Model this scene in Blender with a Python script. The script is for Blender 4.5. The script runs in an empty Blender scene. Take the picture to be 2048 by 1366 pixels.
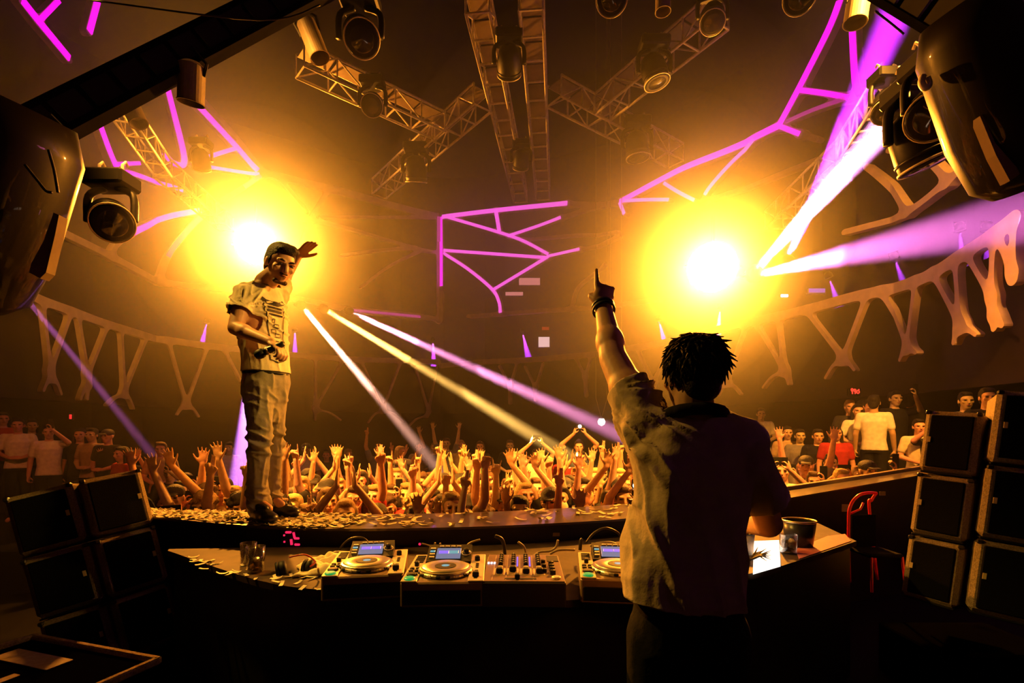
import bpy, bmesh, math, random
import numpy as np
from mathutils import Vector, Matrix, Euler, Quaternion

# ------------------------------------------------------------------ camera, world, light, exposure
SC = bpy.context.scene
COL = SC.collection
W_PX, H_PX = 2048, 1366
F_PX = 1024.0            # 18 mm on a 36 mm sensor
HORIZON = 860.0          # pixel row of eye level (level camera with a rising front)
EYE = 1.56               # camera height above the booth floor

cam_data = bpy.data.cameras.new('camera')
cam_data.lens, cam_data.sensor_width, cam_data.sensor_fit = 18.0, 36.0, 'HORIZONTAL'
cam_data.shift_y = (HORIZON - H_PX / 2) / W_PX
cam_data.clip_start, cam_data.clip_end = 0.05, 200
cam = bpy.data.objects.new('camera', cam_data)
cam.location = (0, 0, EYE)
cam.rotation_euler = (math.pi / 2, 0, 0)
COL.objects.link(cam)
SC.camera = cam

SC.view_settings.view_transform = 'Standard'
SC.view_settings.look = 'None'
SC.view_settings.gamma = 1.0
SC.view_settings.use_curve_mapping = False
SC.view_settings.exposure = 0.0

HAZE_DENSITY = 0.0115
SMOKE_GAIN = 1.15
world = bpy.data.worlds.new('club_haze')
SC.world = world
world.use_nodes = True
wn = world.node_tree
wn.nodes.clear()
w_out = wn.nodes.new('ShaderNodeOutputWorld')
w_bg = wn.nodes.new('ShaderNodeBackground')
w_bg.inputs['Color'].default_value = (0, 0, 0, 1)
w_bg.inputs['Strength'].default_value = 0.0
wn.links.new(w_bg.outputs[0], w_out.inputs['Surface'])
cy = SC.cycles
cy.max_bounces = 8
cy.diffuse_bounces = 1
cy.glossy_bounces = 2
cy.transmission_bounces = 8
cy.volume_bounces = 0
cy.transparent_max_bounces = 8
cy.use_denoising = True
cy.sample_clamp_indirect = 4.0
cy.sample_clamp_direct = 0.0
cy.use_adaptive_sampling = True
cy.adaptive_threshold = 0.1

ORANGE = (1.0, 0.315, 0.022)
AMBER = (1.0, 0.37, 0.04)
PURPLE = (0.62, 0.03, 0.90)


def at(px, py, Y):
    """the point of the place that lies at depth Y along the sight line of a photo pixel"""
    return Vector(((px - 1024.0) / F_PX * Y, Y, EYE - (py - HORIZON) / F_PX * Y))


def atz(px, py, z):
    """the point at height z along that sight line"""
    Y = (EYE - z) * F_PX / (py - HORIZON)
    return Vector(((px - 1024.0) / F_PX * Y, Y, z))


def lamp_light(name, kind, loc, energy, color, aim=None, size=0.1, angle=60, blend=0.3, parent=None):
    d = bpy.data.lights.new(name, kind)
    d.energy = energy
    d.color = color
    d.shadow_soft_size = size
    if kind == 'SPOT':
        d.spot_size = math.radians(angle)
        d.spot_blend = blend
    o = bpy.data.objects.new(name, d)
    o.location = loc
    if aim is not None:
        o.rotation_euler = (Vector(aim) - Vector(loc)).to_track_quat('-Z', 'Y').to_euler()
    COL.objects.link(o)
    return o


# the two big blinders, the wash lights of the booth rig and the beam lamps
BLIND_L = at(512, 488, 12.0)
BLIND_R = at(1425, 535, 9.6)
P_BLIND_L, P_BLIND_R, P_WASH = 13000, 12000, 15000
lamp_light('blinder_light_left', 'SPOT', BLIND_L, P_BLIND_L, ORANGE, aim=(-1.0, 2.0, 2.2), size=0.16, angle=114, blend=0.85)
lamp_light('blinder_light_right', 'SPOT', BLIND_R, P_BLIND_R, ORANGE, aim=(0.3, 1.0, 1.6), size=0.16, angle=116, blend=0.85)
for wx, wy, wz, tx, ty, en, ang in ((-3.5, 3.2, 6.6, -1.1, 6.8, 1.0, 46), (3.7, 3.2, 6.6, 1.2, 7.0, 0.9, 46), (4.6, 3.0, 6.2, 5.3, 8.0, 0.30, 24)):
    lamp_light('wash_light', 'SPOT', (wx, wy, wz), P_WASH * en, AMBER, aim=(tx, ty, 0.8 if ty < 7.5 else 1.5), size=0.12, angle=ang, blend=0.8)
lamp_light('added_booth_light', 'SPOT', (-3.3, 3.3, 4.7), 1000, (1.0, 0.50, 0.06), aim=(-0.1, 2.75, 0.9), size=0.10, angle=42, blend=0.7)  # unseen spot added to brighten the players and ledge
for wx, tx, ty in ((-4.3, -8.5, 11.5), (4.3, 5.9, 8.5)):
    lamp_light('added_wall_light', 'SPOT', (wx, 3.0, 5.9), 1500, AMBER, aim=(tx, ty, 4.7), size=0.12, angle=36, blend=0.9)  # unseen spots added to brighten the balcony walls
lamp_light('added_tier_light', 'SPOT', (-4.4, 3.1, 5.4), 380, (1.0, 0.20, 0.05), aim=(-7.4, 8.8, 1.0), size=0.10, angle=30, blend=0.9)  # unseen spot added to lift the left onlookers
lamp_light('key_light', 'SPOT', (4.3, 3.5, 4.6), 2000, (1.0, 0.50, 0.06), aim=(-1.55, 3.3, 1.95), size=0.10, angle=19, blend=0.6)


# ------------------------------------------------------------------ materials
MATS = {}


def mat(name, color=(0.5, 0.5, 0.5), rough=0.6, metal=0.0, emit=None, strength=1.0, noise=0.0, nscale=20.0,
        bump=0.0, bscale=60.0, spec=0.5, objcolor=False, alpha=None, trans=0.0, ior=1.45, wear=None, sheen=0.0, coat=0.0):
    if name in MATS:
        return MATS[name]
    m = bpy.data.materials.new(name)
    m.use_nodes = True
    nt = m.node_tree
    b = nt.nodes['Principled BSDF']
    b.inputs['Roughness'].default_value = rough
    b.inputs['Metallic'].default_value = metal
    b.inputs['Specular IOR Level'].default_value = spec
    b.inputs['IOR'].default_value = ior
    b.inputs['Transmission Weight'].default_value = trans
    if sheen:
        b.inputs['Sheen Weight'].default_value = sheen
    if coat:
        b.inputs['Coat Weight'].default_value = coat
    col = (color[0], color[1], color[2], 1)
    b.inputs['Base Color'].default_value = col
    src = None
    if objcolor:
        oi = nt.nodes.new('ShaderNodeObjectInfo')
        src = oi.outputs['Color']
    if noise > 0 or bump > 0:
        tc = nt.nodes.new('ShaderNodeTexCoord')
    if noise > 0:
        nz = nt.nodes.new('ShaderNodeTexNoise')
        nz.inputs['Scale'].default_value = nscale
        nz.inputs['Detail'].default_value = 4
        nt.links.new(tc.outputs['Object'], nz.inputs['Vector'])
        mr = nt.nodes.new('ShaderNodeMapRange')
        mr.inputs['From Min'].default_value = 0.3
        mr.inputs['From Max'].default_value = 0.7
        mr.inputs['To Min'].default_value = 1.0 - noise
        mr.inputs['To Max'].default_value = 1.0 + noise
        nt.links.new(nz.outputs['Fac'], mr.inputs['Value'])
        mx = nt.nodes.new('ShaderNodeMix')
        mx.data_type = 'RGBA'
        mx.blend_type = 'MULTIPLY'
        mx.inputs['Factor'].default_value = 1.0
        if src is not None:
            nt.links.new(src, mx.inputs['A'])
        else:
            mx.inputs['A'].default_value = col
        nt.links.new(mr.outputs['Result'], mx.inputs['B'])
        src = mx.outputs['Result']
    if src is not None:
        nt.links.new(src, b.inputs['Base Color'])
    if bump > 0:
        bz = nt.nodes.new('ShaderNodeTexNoise')
        bz.inputs['Scale'].default_value = bscale
        bz.inputs['Detail'].default_value = 5
        nt.links.new(tc.outputs['Object'], bz.inputs['Vector'])
        bp = nt.nodes.new('ShaderNodeBump')
        bp.inputs['Strength'].default_value = bump
        bp.inputs['Distance'].default_value = 0.02
        nt.links.new(bz.outputs['Fac'], bp.inputs['Height'])
        nt.links.new(bp.outputs['Normal'], b.inputs['Normal'])
    if emit is not None:
        b.inputs['Emission Color'].default_value = (emit[0], emit[1], emit[2], 1)
        b.inputs['Emission Strength'].default_value = strength
        m.cycles.emission_sampling = 'NONE'
    MATS[name] = m
    return m


M_BLACK = mat('black_paint', (0.010, 0.009, 0.009), rough=0.55, noise=0.3, nscale=12)
M_MATTE = mat('matte_black', (0.005, 0.0045, 0.0045), rough=0.9, spec=0.04, noise=0.3, nscale=8)
M_SATIN = mat('satin_black_metal', (0.02, 0.019, 0.018), rough=0.32, noise=0.25, nscale=30)
M_WALL = mat('dark_wall', (0.016, 0.011, 0.009), rough=0.9, spec=0.2, noise=0.25, nscale=1.5, bump=0.15, bscale=6)
M_PANEL = mat('fascia_backing', (0.030, 0.021, 0.015), rough=0.9, spec=0.2, noise=0.15, nscale=3)
M_CEIL = mat('black_ceiling', (0.012, 0.010, 0.009), rough=0.95, spec=0.1, noise=0.3, nscale=1.2)
M_FLOOR = mat('dark_floor', (0.004, 0.0035, 0.0035), rough=0.8, spec=0.08, noise=0.3, nscale=4)
M_PLASTER = mat('cream_plaster_rib', (0.66, 0.48, 0.38), rough=0.8, spec=0.2, noise=0.12, nscale=6, bump=0.1, bscale=40)
M_LED = mat('magenta_led', (0.3, 0.02, 0.3), rough=0.5, emit=(1.0, 0.0, 0.80), strength=1.2)
M_LEDDIM = mat('dim_magenta_led', (0.3, 0.02, 0.2), rough=0.5, emit=(0.75, 0.03, 0.40), strength=0.45)
M_LEDPINK = mat('pink_led', (0.3, 0.05, 0.3), rough=0.5, emit=(0.95, 0.10, 0.75), strength=1.1)
M_ALU = mat('aluminium_tube', (0.86, 0.76, 0.60), rough=0.5, metal=0.25, noise=0.15, nscale=20)
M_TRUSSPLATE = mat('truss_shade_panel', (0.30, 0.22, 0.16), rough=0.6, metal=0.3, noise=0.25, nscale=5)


# ------------------------------------------------------------------ mesh building
class MB:
    """collects vertices and faces of one mesh"""

    def __init__(self):
        self.v, self.f = [], []

    def add(self, verts, faces):
        n = len(self.v)
        self.v.extend([tuple(p) for p in verts])
        self.f.extend([tuple(i + n for i in f) for f in faces])
        return self

    def box(self, c, s, rot=None, bev=0.0):
        c = Vector(c)
        hx, hy, hz = s[0] / 2, s[1] / 2, s[2] / 2
        if bev <= 0:
            P = [Vector((x * hx, y * hy, z * hz)) for z in (-1, 1) for y in (-1, 1) for x in (-1, 1)]
            F = [(0, 2, 3, 1), (4, 5, 7, 6), (0, 1, 5, 4), (2, 6, 7, 3), (0, 4, 6, 2), (1, 3, 7, 5)]
        else:
            b = min(bev, hx * .9, hy * .9, hz * .9)
            P, F = [], []
            idx = {}
            for sx in (-1, 1):
                for sy in (-1, 1):
                    for sz in (-1, 1):
                        for k, (ax, ay, az) in enumerate(((1, 0, 0), (0, 1, 0), (0, 0, 1))):
                            idx[(sx, sy, sz, k)] = len(P)
                            P.append(Vector((sx * (hx - b * (1 - ax)), sy * (hy - b * (1 - ay)), sz * (hz - b * (1 - az)))))
                        F.append(tuple(idx[(sx, sy, sz, k)] for k in (range(3) if sx * sy * sz > 0 else (0, 2, 1))))
            for s_ in (-1, 1):
                a = [idx[(s_, y, z, 0)] for y, z in ((-1, -1), (1, -1), (1, 1), (-1, 1))]
                F.append(tuple(a if s_ > 0 else a[::-1]))
                a = [idx[(x, s_, z, 1)] for x, z in ((-1, -1), (-1, 1), (1, 1), (1, -1))]
                F.append(tuple(a if s_ > 0 else a[::-1]))
                a = [idx[(x, y, s_, 2)] for x, y in ((-1, -1), (1, -1), (1, 1), (-1, 1))]
                F.append(tuple(a if s_ > 0 else a[::-1]))
            for y in (-1, 1):
                for z in (-1, 1):
                    F.append((idx[(-1, y, z, 1)], idx[(1, y, z, 1)], idx[(1, y, z, 2)], idx[(-1, y, z, 2)])[::1 if y * z < 0 else -1])
            for x in (-1, 1):
                for z in (-1, 1):
                    F.append((idx[(x, -1, z, 0)], idx[(x, 1, z, 0)], idx[(x, 1, z, 2)], idx[(x, -1, z, 2)])[::1 if x * z > 0 else -1])
                for y in (-1, 1):
                    F.append((idx[(x, y, -1, 0)], idx[(x, y, 1, 0)], idx[(x, y, 1, 1)], idx[(x, y, -1, 1)])[::1 if x * y < 0 else -1])
        if rot is not None:
            P = [rot @ p for p in P]
        return self.add([p + c for p in P], F)

    def tube(self, pts, r, seg=8, caps=True):
        pts = [Vector(p) for p in pts]
        n = len(pts)
        rs = r if isinstance(r, (list, tuple)) else [r] * n
        V, Fc = [], []
        prev = None
        for i, p in enumerate(pts):
            d = (pts[min(i + 1, n - 1)] - pts[max(i - 1, 0)])
            d = d.normalized() if d.length > 1e-9 else Vector((0, 0, 1))
            if prev is None:
                a = d.orthogonal().normalized()
            else:
                a = (prev - d * prev.dot(d))
                a = a.normalized() if a.length > 1e-6 else d.orthogonal().normalized()
            prev = a
            b = d.cross(a)
            for k in range(seg):
                t = 2 * math.pi * k / seg
                V.append(p + (a * math.cos(t) + b * math.sin(t)) * rs[i])
        for i in range(n - 1):
            for k in range(seg):
                k2 = (k + 1) % seg
                Fc.append((i * seg + k, i * seg + k2, (i + 1) * seg + k2, (i + 1) * seg + k))
        if caps:
            Fc.append(tuple(range(seg))[::-1])
            Fc.append(tuple((n - 1) * seg + k for k in range(seg)))
        return self.add(V, Fc)

    def lathe(self, prof, seg=24, mx=None, close=False):
        """prof: (radius, height) pairs turned about z"""
        V, Fc = [], []
        n = len(prof)
        for r, h in prof:
            for k in range(seg):
                t = 2 * math.pi * k / seg
                V.append(Vector((r * math.cos(t), r * math.sin(t), h)))
        for i in range(n - 1 + (1 if close else 0)):
            j = (i + 1) % n
            for k in range(seg):
                k2 = (k + 1) % seg
                Fc.append((i * seg + k, i * seg + k2, j * seg + k2, j * seg + k))
        if not close:
            if prof[0][0] > 1e-6:
                Fc.append(tuple(range(seg))[::-1])
            if prof[-1][0] > 1e-6:
                Fc.append(tuple((n - 1) * seg + k for k in range(seg)))
        if mx is not None:
            V = [mx @ p for p in V]
        return self.add(V, Fc)

    def prism(self, poly, z0, z1, mx=None):
        n = len(poly)
        V = [Vector((x, y, z0)) for x, y in poly] + [Vector((x, y, z1)) for x, y in poly]
        Fc = [tuple(range(n))[::-1], tuple(range(n, 2 * n))]
        for i in range(n):
            j = (i + 1) % n
            Fc.append((i, j, n + j, n + i))
        if mx is not None:
            V = [mx @ p for p in V]
        return self.add(V, Fc)

    def mesh(self, name, smooth=False):
        me = bpy.data.meshes.new(name)
        me.from_pydata(self.v, [], self.f)
        me.validate(verbose=False)
        if smooth:
            me.polygons.foreach_set('use_smooth', [True] * len(me.polygons))
        me.update()
        return me

    def build(self, name, m, parent=None, smooth=False, loc=None):
        return link(name, self.mesh(name, smooth), m, parent, loc)


def link(name, me, m=None, parent=None, loc=None, rot=None):
    o = bpy.data.objects.new(name, me)
    COL.objects.link(o)
    if m is not None and me is not None and len(me.materials) == 0:
        me.materials.append(m)
    if parent is not None:
        o.parent = parent
    if loc is not None:
        o.location = loc
    if rot is not None:
        o.rotation_euler = rot
    return o


def tag(o, label=None, category=None, group=None, kind=None):
    if label:
        o['label'] = label
    if category:
        o['category'] = category
    if group:
        o['group'] = group
    if kind:
        o['kind'] = kind
    return o


def thing(name, label, category, loc=(0, 0, 0), rot=(0, 0, 0), group=None):
    o = bpy.data.objects.new(name, None)
    o.empty_display_size = 0.1
    COL.objects.link(o)
    o.location = loc
    o.rotation_euler = rot
    return tag(o, label, category, group)


def copy_tree(o, parent=None):
    c = o.copy()
    COL.objects.link(c)
    c.parent = parent
    for ch in list(o.children):
        copy_tree(ch, c)
    return c


def basis(origin, zdir, xhint=(1, 0, 0)):
    """matrix whose z axis runs along zdir"""
    z = Vector(zdir).normalized()
    x = Vector(xhint)
    x = x - z * x.dot(z)
    if x.length < 1e-5:
        x = z.orthogonal()
    x.normalize()
    y = z.cross(x)
    return Matrix(((x.x, y.x, z.x, origin[0]), (x.y, y.y, z.y, origin[1]), (x.z, y.z, z.z, origin[2]), (0, 0, 0, 1)))


def smooth_curve(pts, n=8):
    """Catmull-Rom through the points"""
    P = [Vector(p) for p in pts]
    if len(P) < 3:
        return P
    out = []
    for i in range(len(P) - 1):
        p0, p1, p2, p3 = P[max(i - 1, 0)], P[i], P[i + 1], P[min(i + 2, len(P) - 1)]
        for k in range(n):
            t = k / n
            out.append(0.5 * ((2 * p1) + (p2 - p0) * t + (2 * p0 - 5 * p1 + 4 * p2 - p3) * t * t + (3 * p1 - p0 - 3 * p2 + p3) * t ** 3))
    out.append(P[-1])
    return out
# ------------------------------------------------------------------ the hall: plan, walls, floors
PLAN = [(-8.3, -3.0), (-8.7, 6.0), (-8.95, 9.5), (-9.1, 13.0), (-7.6, 14.9), (-2.6, 18.4), (2.7, 15.6), (5.3, 11.4), (6.2, 8.2), (5.95, 5.8), (5.6, 3.0), (5.5, -3.0)]
PLANV = [Vector((x, y)) for x, y in PLAN]
PLEN = [0.0]
for i in range(1, len(PLANV)):
    PLEN.append(PLEN[-1] + (PLANV[i] - PLANV[i - 1]).length)
S_CORNER = PLEN[5]


def plan_point(s, d=0.0):
    """plan point at arc length s, moved d metres into the hall"""
    s = min(max(s, 0.0), PLEN[-1] - 1e-6)
    i = max(k for k in range(len(PLEN) - 1) if PLEN[k] <= s)
    a, b = PLANV[i], PLANV[i + 1]
    t = (s - PLEN[i]) / (PLEN[i + 1] - PLEN[i])
    e = (b - a).normalized()
    n0 = Vector((e.y, -e.x))
    # blend normals near the joints so offset sheets stay closed
    L = PLEN[i + 1] - PLEN[i]
    n = n0
    if t < 0.5 and i > 0:
        e2 = (PLANV[i] - PLANV[i - 1]).normalized()
        w = max(0, 0.5 - t * L / 0.8)
        n = n0 * (1 - w) + Vector((e2.y, -e2.x)) * w
    if t > 0.5 and i < len(PLANV) - 2:
        e2 = (PLANV[i + 2] - PLANV[i + 1]).normalized()
        w = max(0, 0.5 - (1 - t) * L / 0.8)
        n = n0 * (1 - w) + Vector((e2.y, -e2.x)) * w
    p = a.lerp(b, t)
    return Vector((p.x + n.x * d, p.y + n.y * d))


def wall_sz(px, py):
    """arc length and height where the sight line of a pixel meets the hall's wall plan"""
    u = (px - 1024.0) / F_PX
    best = None
    for i in range(len(PLANV) - 1):
        a, b = PLANV[i], PLANV[i + 1]
        fa, fb = a.x - u * a.y, b.x - u * b.y
        if fa * fb <= 0 and abs(fa - fb) > 1e-9:
            t = fa / (fa - fb)
            Y = a.y + (b.y - a.y) * t
            if Y > 0.5 and (best is None or Y < best[1]):
                best = (PLEN[i] + t * (PLEN[i + 1] - PLEN[i]), Y)
    s, Y = best
    return Vector((s, EYE - (py - HORIZON) / F_PX * Y))


def wall_sheet(name, d, z0, z1, m, i0=0, i1=None, thick=0.12):
    i1 = len(PLANV) - 1 if i1 is None else i1
    mb = MB()
    ss = [PLEN[i0]]
    for i in range(i0, i1):
        L = PLEN[i + 1] - PLEN[i]
        ss += [PLEN[i] + 0.45, PLEN[i + 1] - 0.45, PLEN[i + 1]]
    for a, b in zip(ss[:-1], ss[1:]):
        pa, pb = plan_point(a, d), plan_point(b, d)
        qa, qb = plan_point(a, d - thick), plan_point(b, d - thick)
        V = [(pa.x, pa.y, z0), (pb.x, pb.y, z0), (pb.x, pb.y, z1), (pa.x, pa.y, z1),
             (qa.x, qa.y, z0), (qb.x, qb.y, z0), (qb.x, qb.y, z1), (qa.x, qa.y, z1)]
        mb.add(V, [(0, 1, 2, 3)[::-1], (4, 5, 6, 7), (3, 2, 6, 7)[::-1], (0, 1, 5, 4)])
    return tag(mb.build(name, m), kind='structure')


CEIL_Z = 11.6
DANCE_Z = -0.75
wall_sheet('wall_left', -2.4, DANCE_Z - 0.05, CEIL_Z, M_WALL, 0, 5)
wall_sheet('wall_right', -2.4, DANCE_Z - 0.05, CEIL_Z, M_WALL, 5)
for nm, a, b in (('trim_1', 0, 5), ('trim_2', 5, 11)):
    wall_sheet(nm, -0.30, 2.15, 3.86, M_PANEL, a, b, 0.08)


def plan_slab(name, z, thick, d_out, d_in, m):
    mb = MB()
    ss = [PLEN[0]]
    for i in range(len(PLANV) - 1):
        ss += [PLEN[i] + 0.45, PLEN[i + 1] - 0.45, PLEN[i + 1]]
    for a, b in zip(ss[:-1], ss[1:]):
        P = [plan_point(a, d_in), plan_point(b, d_in), plan_point(b, d_out), plan_point(a, d_out)]
        V = [(p.x, p.y, z) for p in P] + [(p.x, p.y, z - thick) for p in P]
        mb.add(V, [(0, 1, 2, 3), (4, 7, 6, 5), (0, 4, 5, 1), (2, 6, 7, 3)])
    return tag(mb.build(name, m), kind='structure')


plan_slab('mezzanine_floor', 3.80, 0.25, -2.4, -0.32, M_WALL)
m = MB(); m.box((0, 8.0, CEIL_Z + 0.1), (26, 26, 0.2))
tag(m.build('ceiling', M_CEIL), kind='structure')
m = MB(); m.box((0, 8.0, DANCE_Z - 0.1), (26, 26, 0.2))
tag(m.build('floor', M_FLOOR), kind='structure')
m = MB(); m.box((0, -3.3, 5.0), (19, 0.2, 13.4))
tag(m.build('wall_back', mat('black_drape', (0.004, 0.003, 0.003), rough=0.95, spec=0.05)), kind='structure')


def tier(name, poly, z):
    mb = MB()
    mb.prism(poly, DANCE_Z, z)
    return tag(mb.build(name, M_FLOOR), kind='structure')


tier('tier_floor_left', [(-10.5, 6.4), (-5.2, 7.6), (-4.6, 9.6), (-10.5, 12.6)], -0.15)
tier('tier_floor_middle', [(-10.5, 12.61), (-4.6, 9.61), (3.2, 9.6), (5.2, 12.0), (2.0, 17.6), (-3.0, 20.2), (-10.2, 14.5)], -0.45)
tier('tier_floor_right', [(3.4, 8.6), (4.9, 6.6), (8.0, 6.4), (8.2, 9.0), (7.2, 12.0), (5.3, 12.2)], 0.30)


# ------------------------------------------------------------------ lattices cut as one smooth web, meshed by marching squares
def lattice(segs, kblend, cell, thick, d_face, mats, names, parents_of):
    """segs: (polyline of (s,z), half width, part id). returns {part id: mesh builder}"""
    pts = np.array([tuple(p) for sg in segs for p in sg[0]])
    s0, z0 = pts.min(0) - 0.6
    s1, z1 = pts.max(0) + 0.6
    ns, nz = int((s1 - s0) / cell) + 2, int((z1 - z0) / cell) + 2
    acc = np.zeros((ns, nz), dtype=np.float64)
    near = np.full((ns, nz), 1e9)
    pid = np.zeros((ns, nz), dtype=np.int32)
    gs = s0 + np.arange(ns) * cell
    gz = z0 + np.arange(nz) * cell
    for poly, hw, part in segs:
        pl = np.array([tuple(p) for p in poly])
        lo, hi = pl.min(0) - hw - 0.5, pl.max(0) + hw + 0.5
        i0, i1 = max(0, int((lo[0] - s0) / cell)), min(ns, int((hi[0] - s0) / cell) + 2)
        j0, j1 = max(0, int((lo[1] - z0) / cell)), min(nz, int((hi[1] - z0) / cell) + 2)
        S, Z = np.meshgrid(gs[i0:i1], gz[j0:j1], indexing='ij')
        D = np.full(S.shape, 1e9)
        for a, b in zip(pl[:-1], pl[1:]):
            e = b - a
            l2 = max(float(e @ e), 1e-12)
            t = np.clip(((S - a[0]) * e[0] + (Z - a[1]) * e[1]) / l2, 0, 1)
            D = np.minimum(D, np.hypot(S - a[0] - t * e[0], Z - a[1] - t * e[1]))
        D -= hw
        acc[i0:i1, j0:j1] += np.exp(-np.clip(D, -0.6, 0.6) / kblend)
        sub = near[i0:i1, j0:j1]
        better = D < sub
        sub[better] = D[better]
        pid[i0:i1, j0:j1][better] = part
    field = -kblend * np.log(np.maximum(acc, 1e-30))     # < 0 inside
    inside = field < 0
    out = {}
    cells = np.argwhere(inside[:-1, :-1] | inside[1:, :-1] | inside[1:, 1:] | inside[:-1, 1:])
    cache = {}

    def p3(s, z, d):
        key = (round(s, 4), d)
        q = cache.get(key)
        if q is None:
            q = cache[key] = plan_point(s, d)
        return (q.x, q.y, z)

    for i, j in cells:
        c = [(i, j), (i + 1, j), (i + 1, j + 1), (i, j + 1)]
        val = [field[a, b] for a, b in c]
        loop, cuts = [], []
        for k in range(4):
            (a, b), (a2, b2) = c[k], c[(k + 1) % 4]
            v, v2 = val[k], val[(k + 1) % 4]
            if v < 0:
                loop.append((gs[a], gz[b]))
            if (v < 0) != (v2 < 0):
                t = v / (v - v2)
                q = (gs[a] + (gs[a2] - gs[a]) * t, gz[b] + (gz[b2] - gz[b]) * t)
                loop.append(q)
                cuts.append((q, v < 0))
        if len(loop) < 3:
            continue
        mb = out.setdefault(int(pid[i, j]), MB())
        n = len(mb.v)
        mb.v.extend(p3(s, z, d_face + thick) for s, z in loop)
        mb.f.append(tuple(range(n, n + len(loop)))[::-1])
        if len(cuts) == 2:
            (qa, _), (qb, _) = cuts if cuts[0][1] else cuts[::-1]
            n = len(mb.v)
            mb.v.extend([p3(qa[0], qa[1], d_face + thick), p3(qb[0], qb[1], d_face + thick), p3(qb[0], qb[1], d_face), p3(qa[0], qa[1], d_face)])
            mb.f.append((n, n + 1, n + 2, n + 3)[::-1])
    return out


def islands(mb):
    """weld equal points, then give each connected piece as its own builder, largest first"""
    idx, vs, rep = {}, [], []
    for v in mb.v:
        k = (round(v[0], 4), round(v[1], 4), round(v[2], 4))
        if k not in idx:
            idx[k] = len(vs); vs.append(v)
        rep.append(idx[k])
    par = list(range(len(vs)))

    def root(i):
        while par[i] != i:
            par[i] = par[par[i]]; i = par[i]
        return i
    fs = [tuple(dict.fromkeys(rep[i] for i in f)) for f in mb.f]
    fs = [f for f in fs if len(f) > 2]
    for f in fs:
        a = root(f[0])
        for i in f[1:]:
            par[root(i)] = a
    out = {}
    for f in fs:
        out.setdefault(root(f[0]), []).append(f)
    res = []
    for ff in sorted(out.values(), key=len, reverse=True):
        use = {}
        nb_ = MB()
        for f in ff:
            for i in f:
                if i not in use:
                    use[i] = len(nb_.v); nb_.v.append(vs[i])
            nb_.f.append(tuple(use[i] for i in f))
        res.append(nb_)
    return res


def wz(points, n=5):
    q = [wall_sz(x, y) for x, y in points]
    q = [Vector((a.x, a.y, 0)) for a in q]
    return [Vector((p.x, p.y)) for p in (smooth_curve(q, n) if len(q) > 2 else q)]


# balcony fascia: a rail with V shaped brackets under it
RAIL_L = [(-30, 612), (5, 592), (34, 584), (80, 603), (140, 624), (200, 646), (260, 664), (300, 676), (340, 682), (410, 692), (500, 702), (600, 712), (700, 719), (800, 722), (878, 724)]
RAIL_R = [(882, 732), (960, 725), (1080, 719), (1200, 708), (1330, 686), (1420, 665), (1491, 648), (1614, 621), (1724, 592), (1860, 556), (1929, 515), (1997, 472), (2046, 436)]
VEES_L = [((77, 611), (92, 742), (133, 628), (94, 757), [(77, 781), (113, 788)]),
          ((150, 641), (168, 750), (205, 658), (169, 770), [(152, 798), (166, 798)]),
          ((236, 669), (242, 785), (284, 682), (242, 790), [(208, 810), (260, 817)]),
          ((337, 689), (371, 809), (410, 703), (371, 812), [(352, 829), (395, 833)]),
          ((449, 703), (505, 812), (560, 714), (505, 816), [(486, 836), (530, 838)]),
          ((630, 723), (630, 816), (684, 723), (631, 820), [(629, 840), (680, 840)]),
          ((722, 725), (765, 818), (798, 730), (765, 822), [(735, 845), (805, 843)]),
          ((827, 727), (856, 823), (874, 734), (852, 832), [(817, 852)])]
VEES_R = [((1001, 734), (1022, 772), (1035, 730), (1022, 806), []),
          ((1052, 734), (1073, 776), (1087, 730), (1073, 800), []),
          ((1155, 720), (1172, 754), (1182, 718), (1174, 792), []),
          ((1280, 705), (1310, 765), (1345, 690), (1310, 790), []),
          ((1400, 680), (1456, 764), (1495, 655), (1456, 768), [(1485, 788), (1440, 790)]),
          ((1519, 650), (1574, 740), (1562, 638), (1574, 745), [(1533, 775), (1584, 768)]),
          ((1621, 624), (1693, 717), (1738, 600), (1693, 722), [(1659, 756), (1717, 740)]),
          ((1772, 585), (1826, 693), (1843, 566), (1826, 698), [(1811, 720), (1845, 705)]),
          ((1879, 545), (1934, 648), (1925, 522), (1934, 656), [(1922, 686), (1967, 669)]),
          ((1951, 512), (1999, 594), (2002, 475), (2003, 630), [(2004, 658), (2022, 650)]),
          ((2013, 470), (2042, 545), (2046, 440), (2043, 560), [])]


def balcony(rail, vees, label):
    root = thing('balcony_fascia', label, 'balcony', group='balcony fascias')
    segs = [(wz(rail, 3), 0.085, 0)]
    for k, (tl, bt, tr, nd, feet) in enumerate(vees):
        segs.append((wz([tl, bt]), 0.036, k + 1))
        segs.append((wz([bt, tr]), 0.036, k + 1))
        segs.append((wz([bt, nd]), 0.055, k + 1))
        for ft in feet:
            mid = (nd[0] * .45 + ft[0] * .55, nd[1] * .72 + ft[1] * .28)
            segs.append((wz([nd, mid, ft]), 0.028, k + 1))
    parts = lattice(segs, 0.045, 0.024, 0.10, 0.0, None, None, None)
    for k, mb in sorted(parts.items()):
        for piece in islands(mb):
            piece.build('rail' if k == 0 else 'bracket', M_PLASTER, root)
    return root


balcony(RAIL_L, VEES_L, 'cream balcony fascia with narrow V shaped brackets on the wall behind the standing man')
balcony(RAIL_R, VEES_R, 'cream balcony fascia with V shaped brackets running above the red sign and white tee man')

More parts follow.
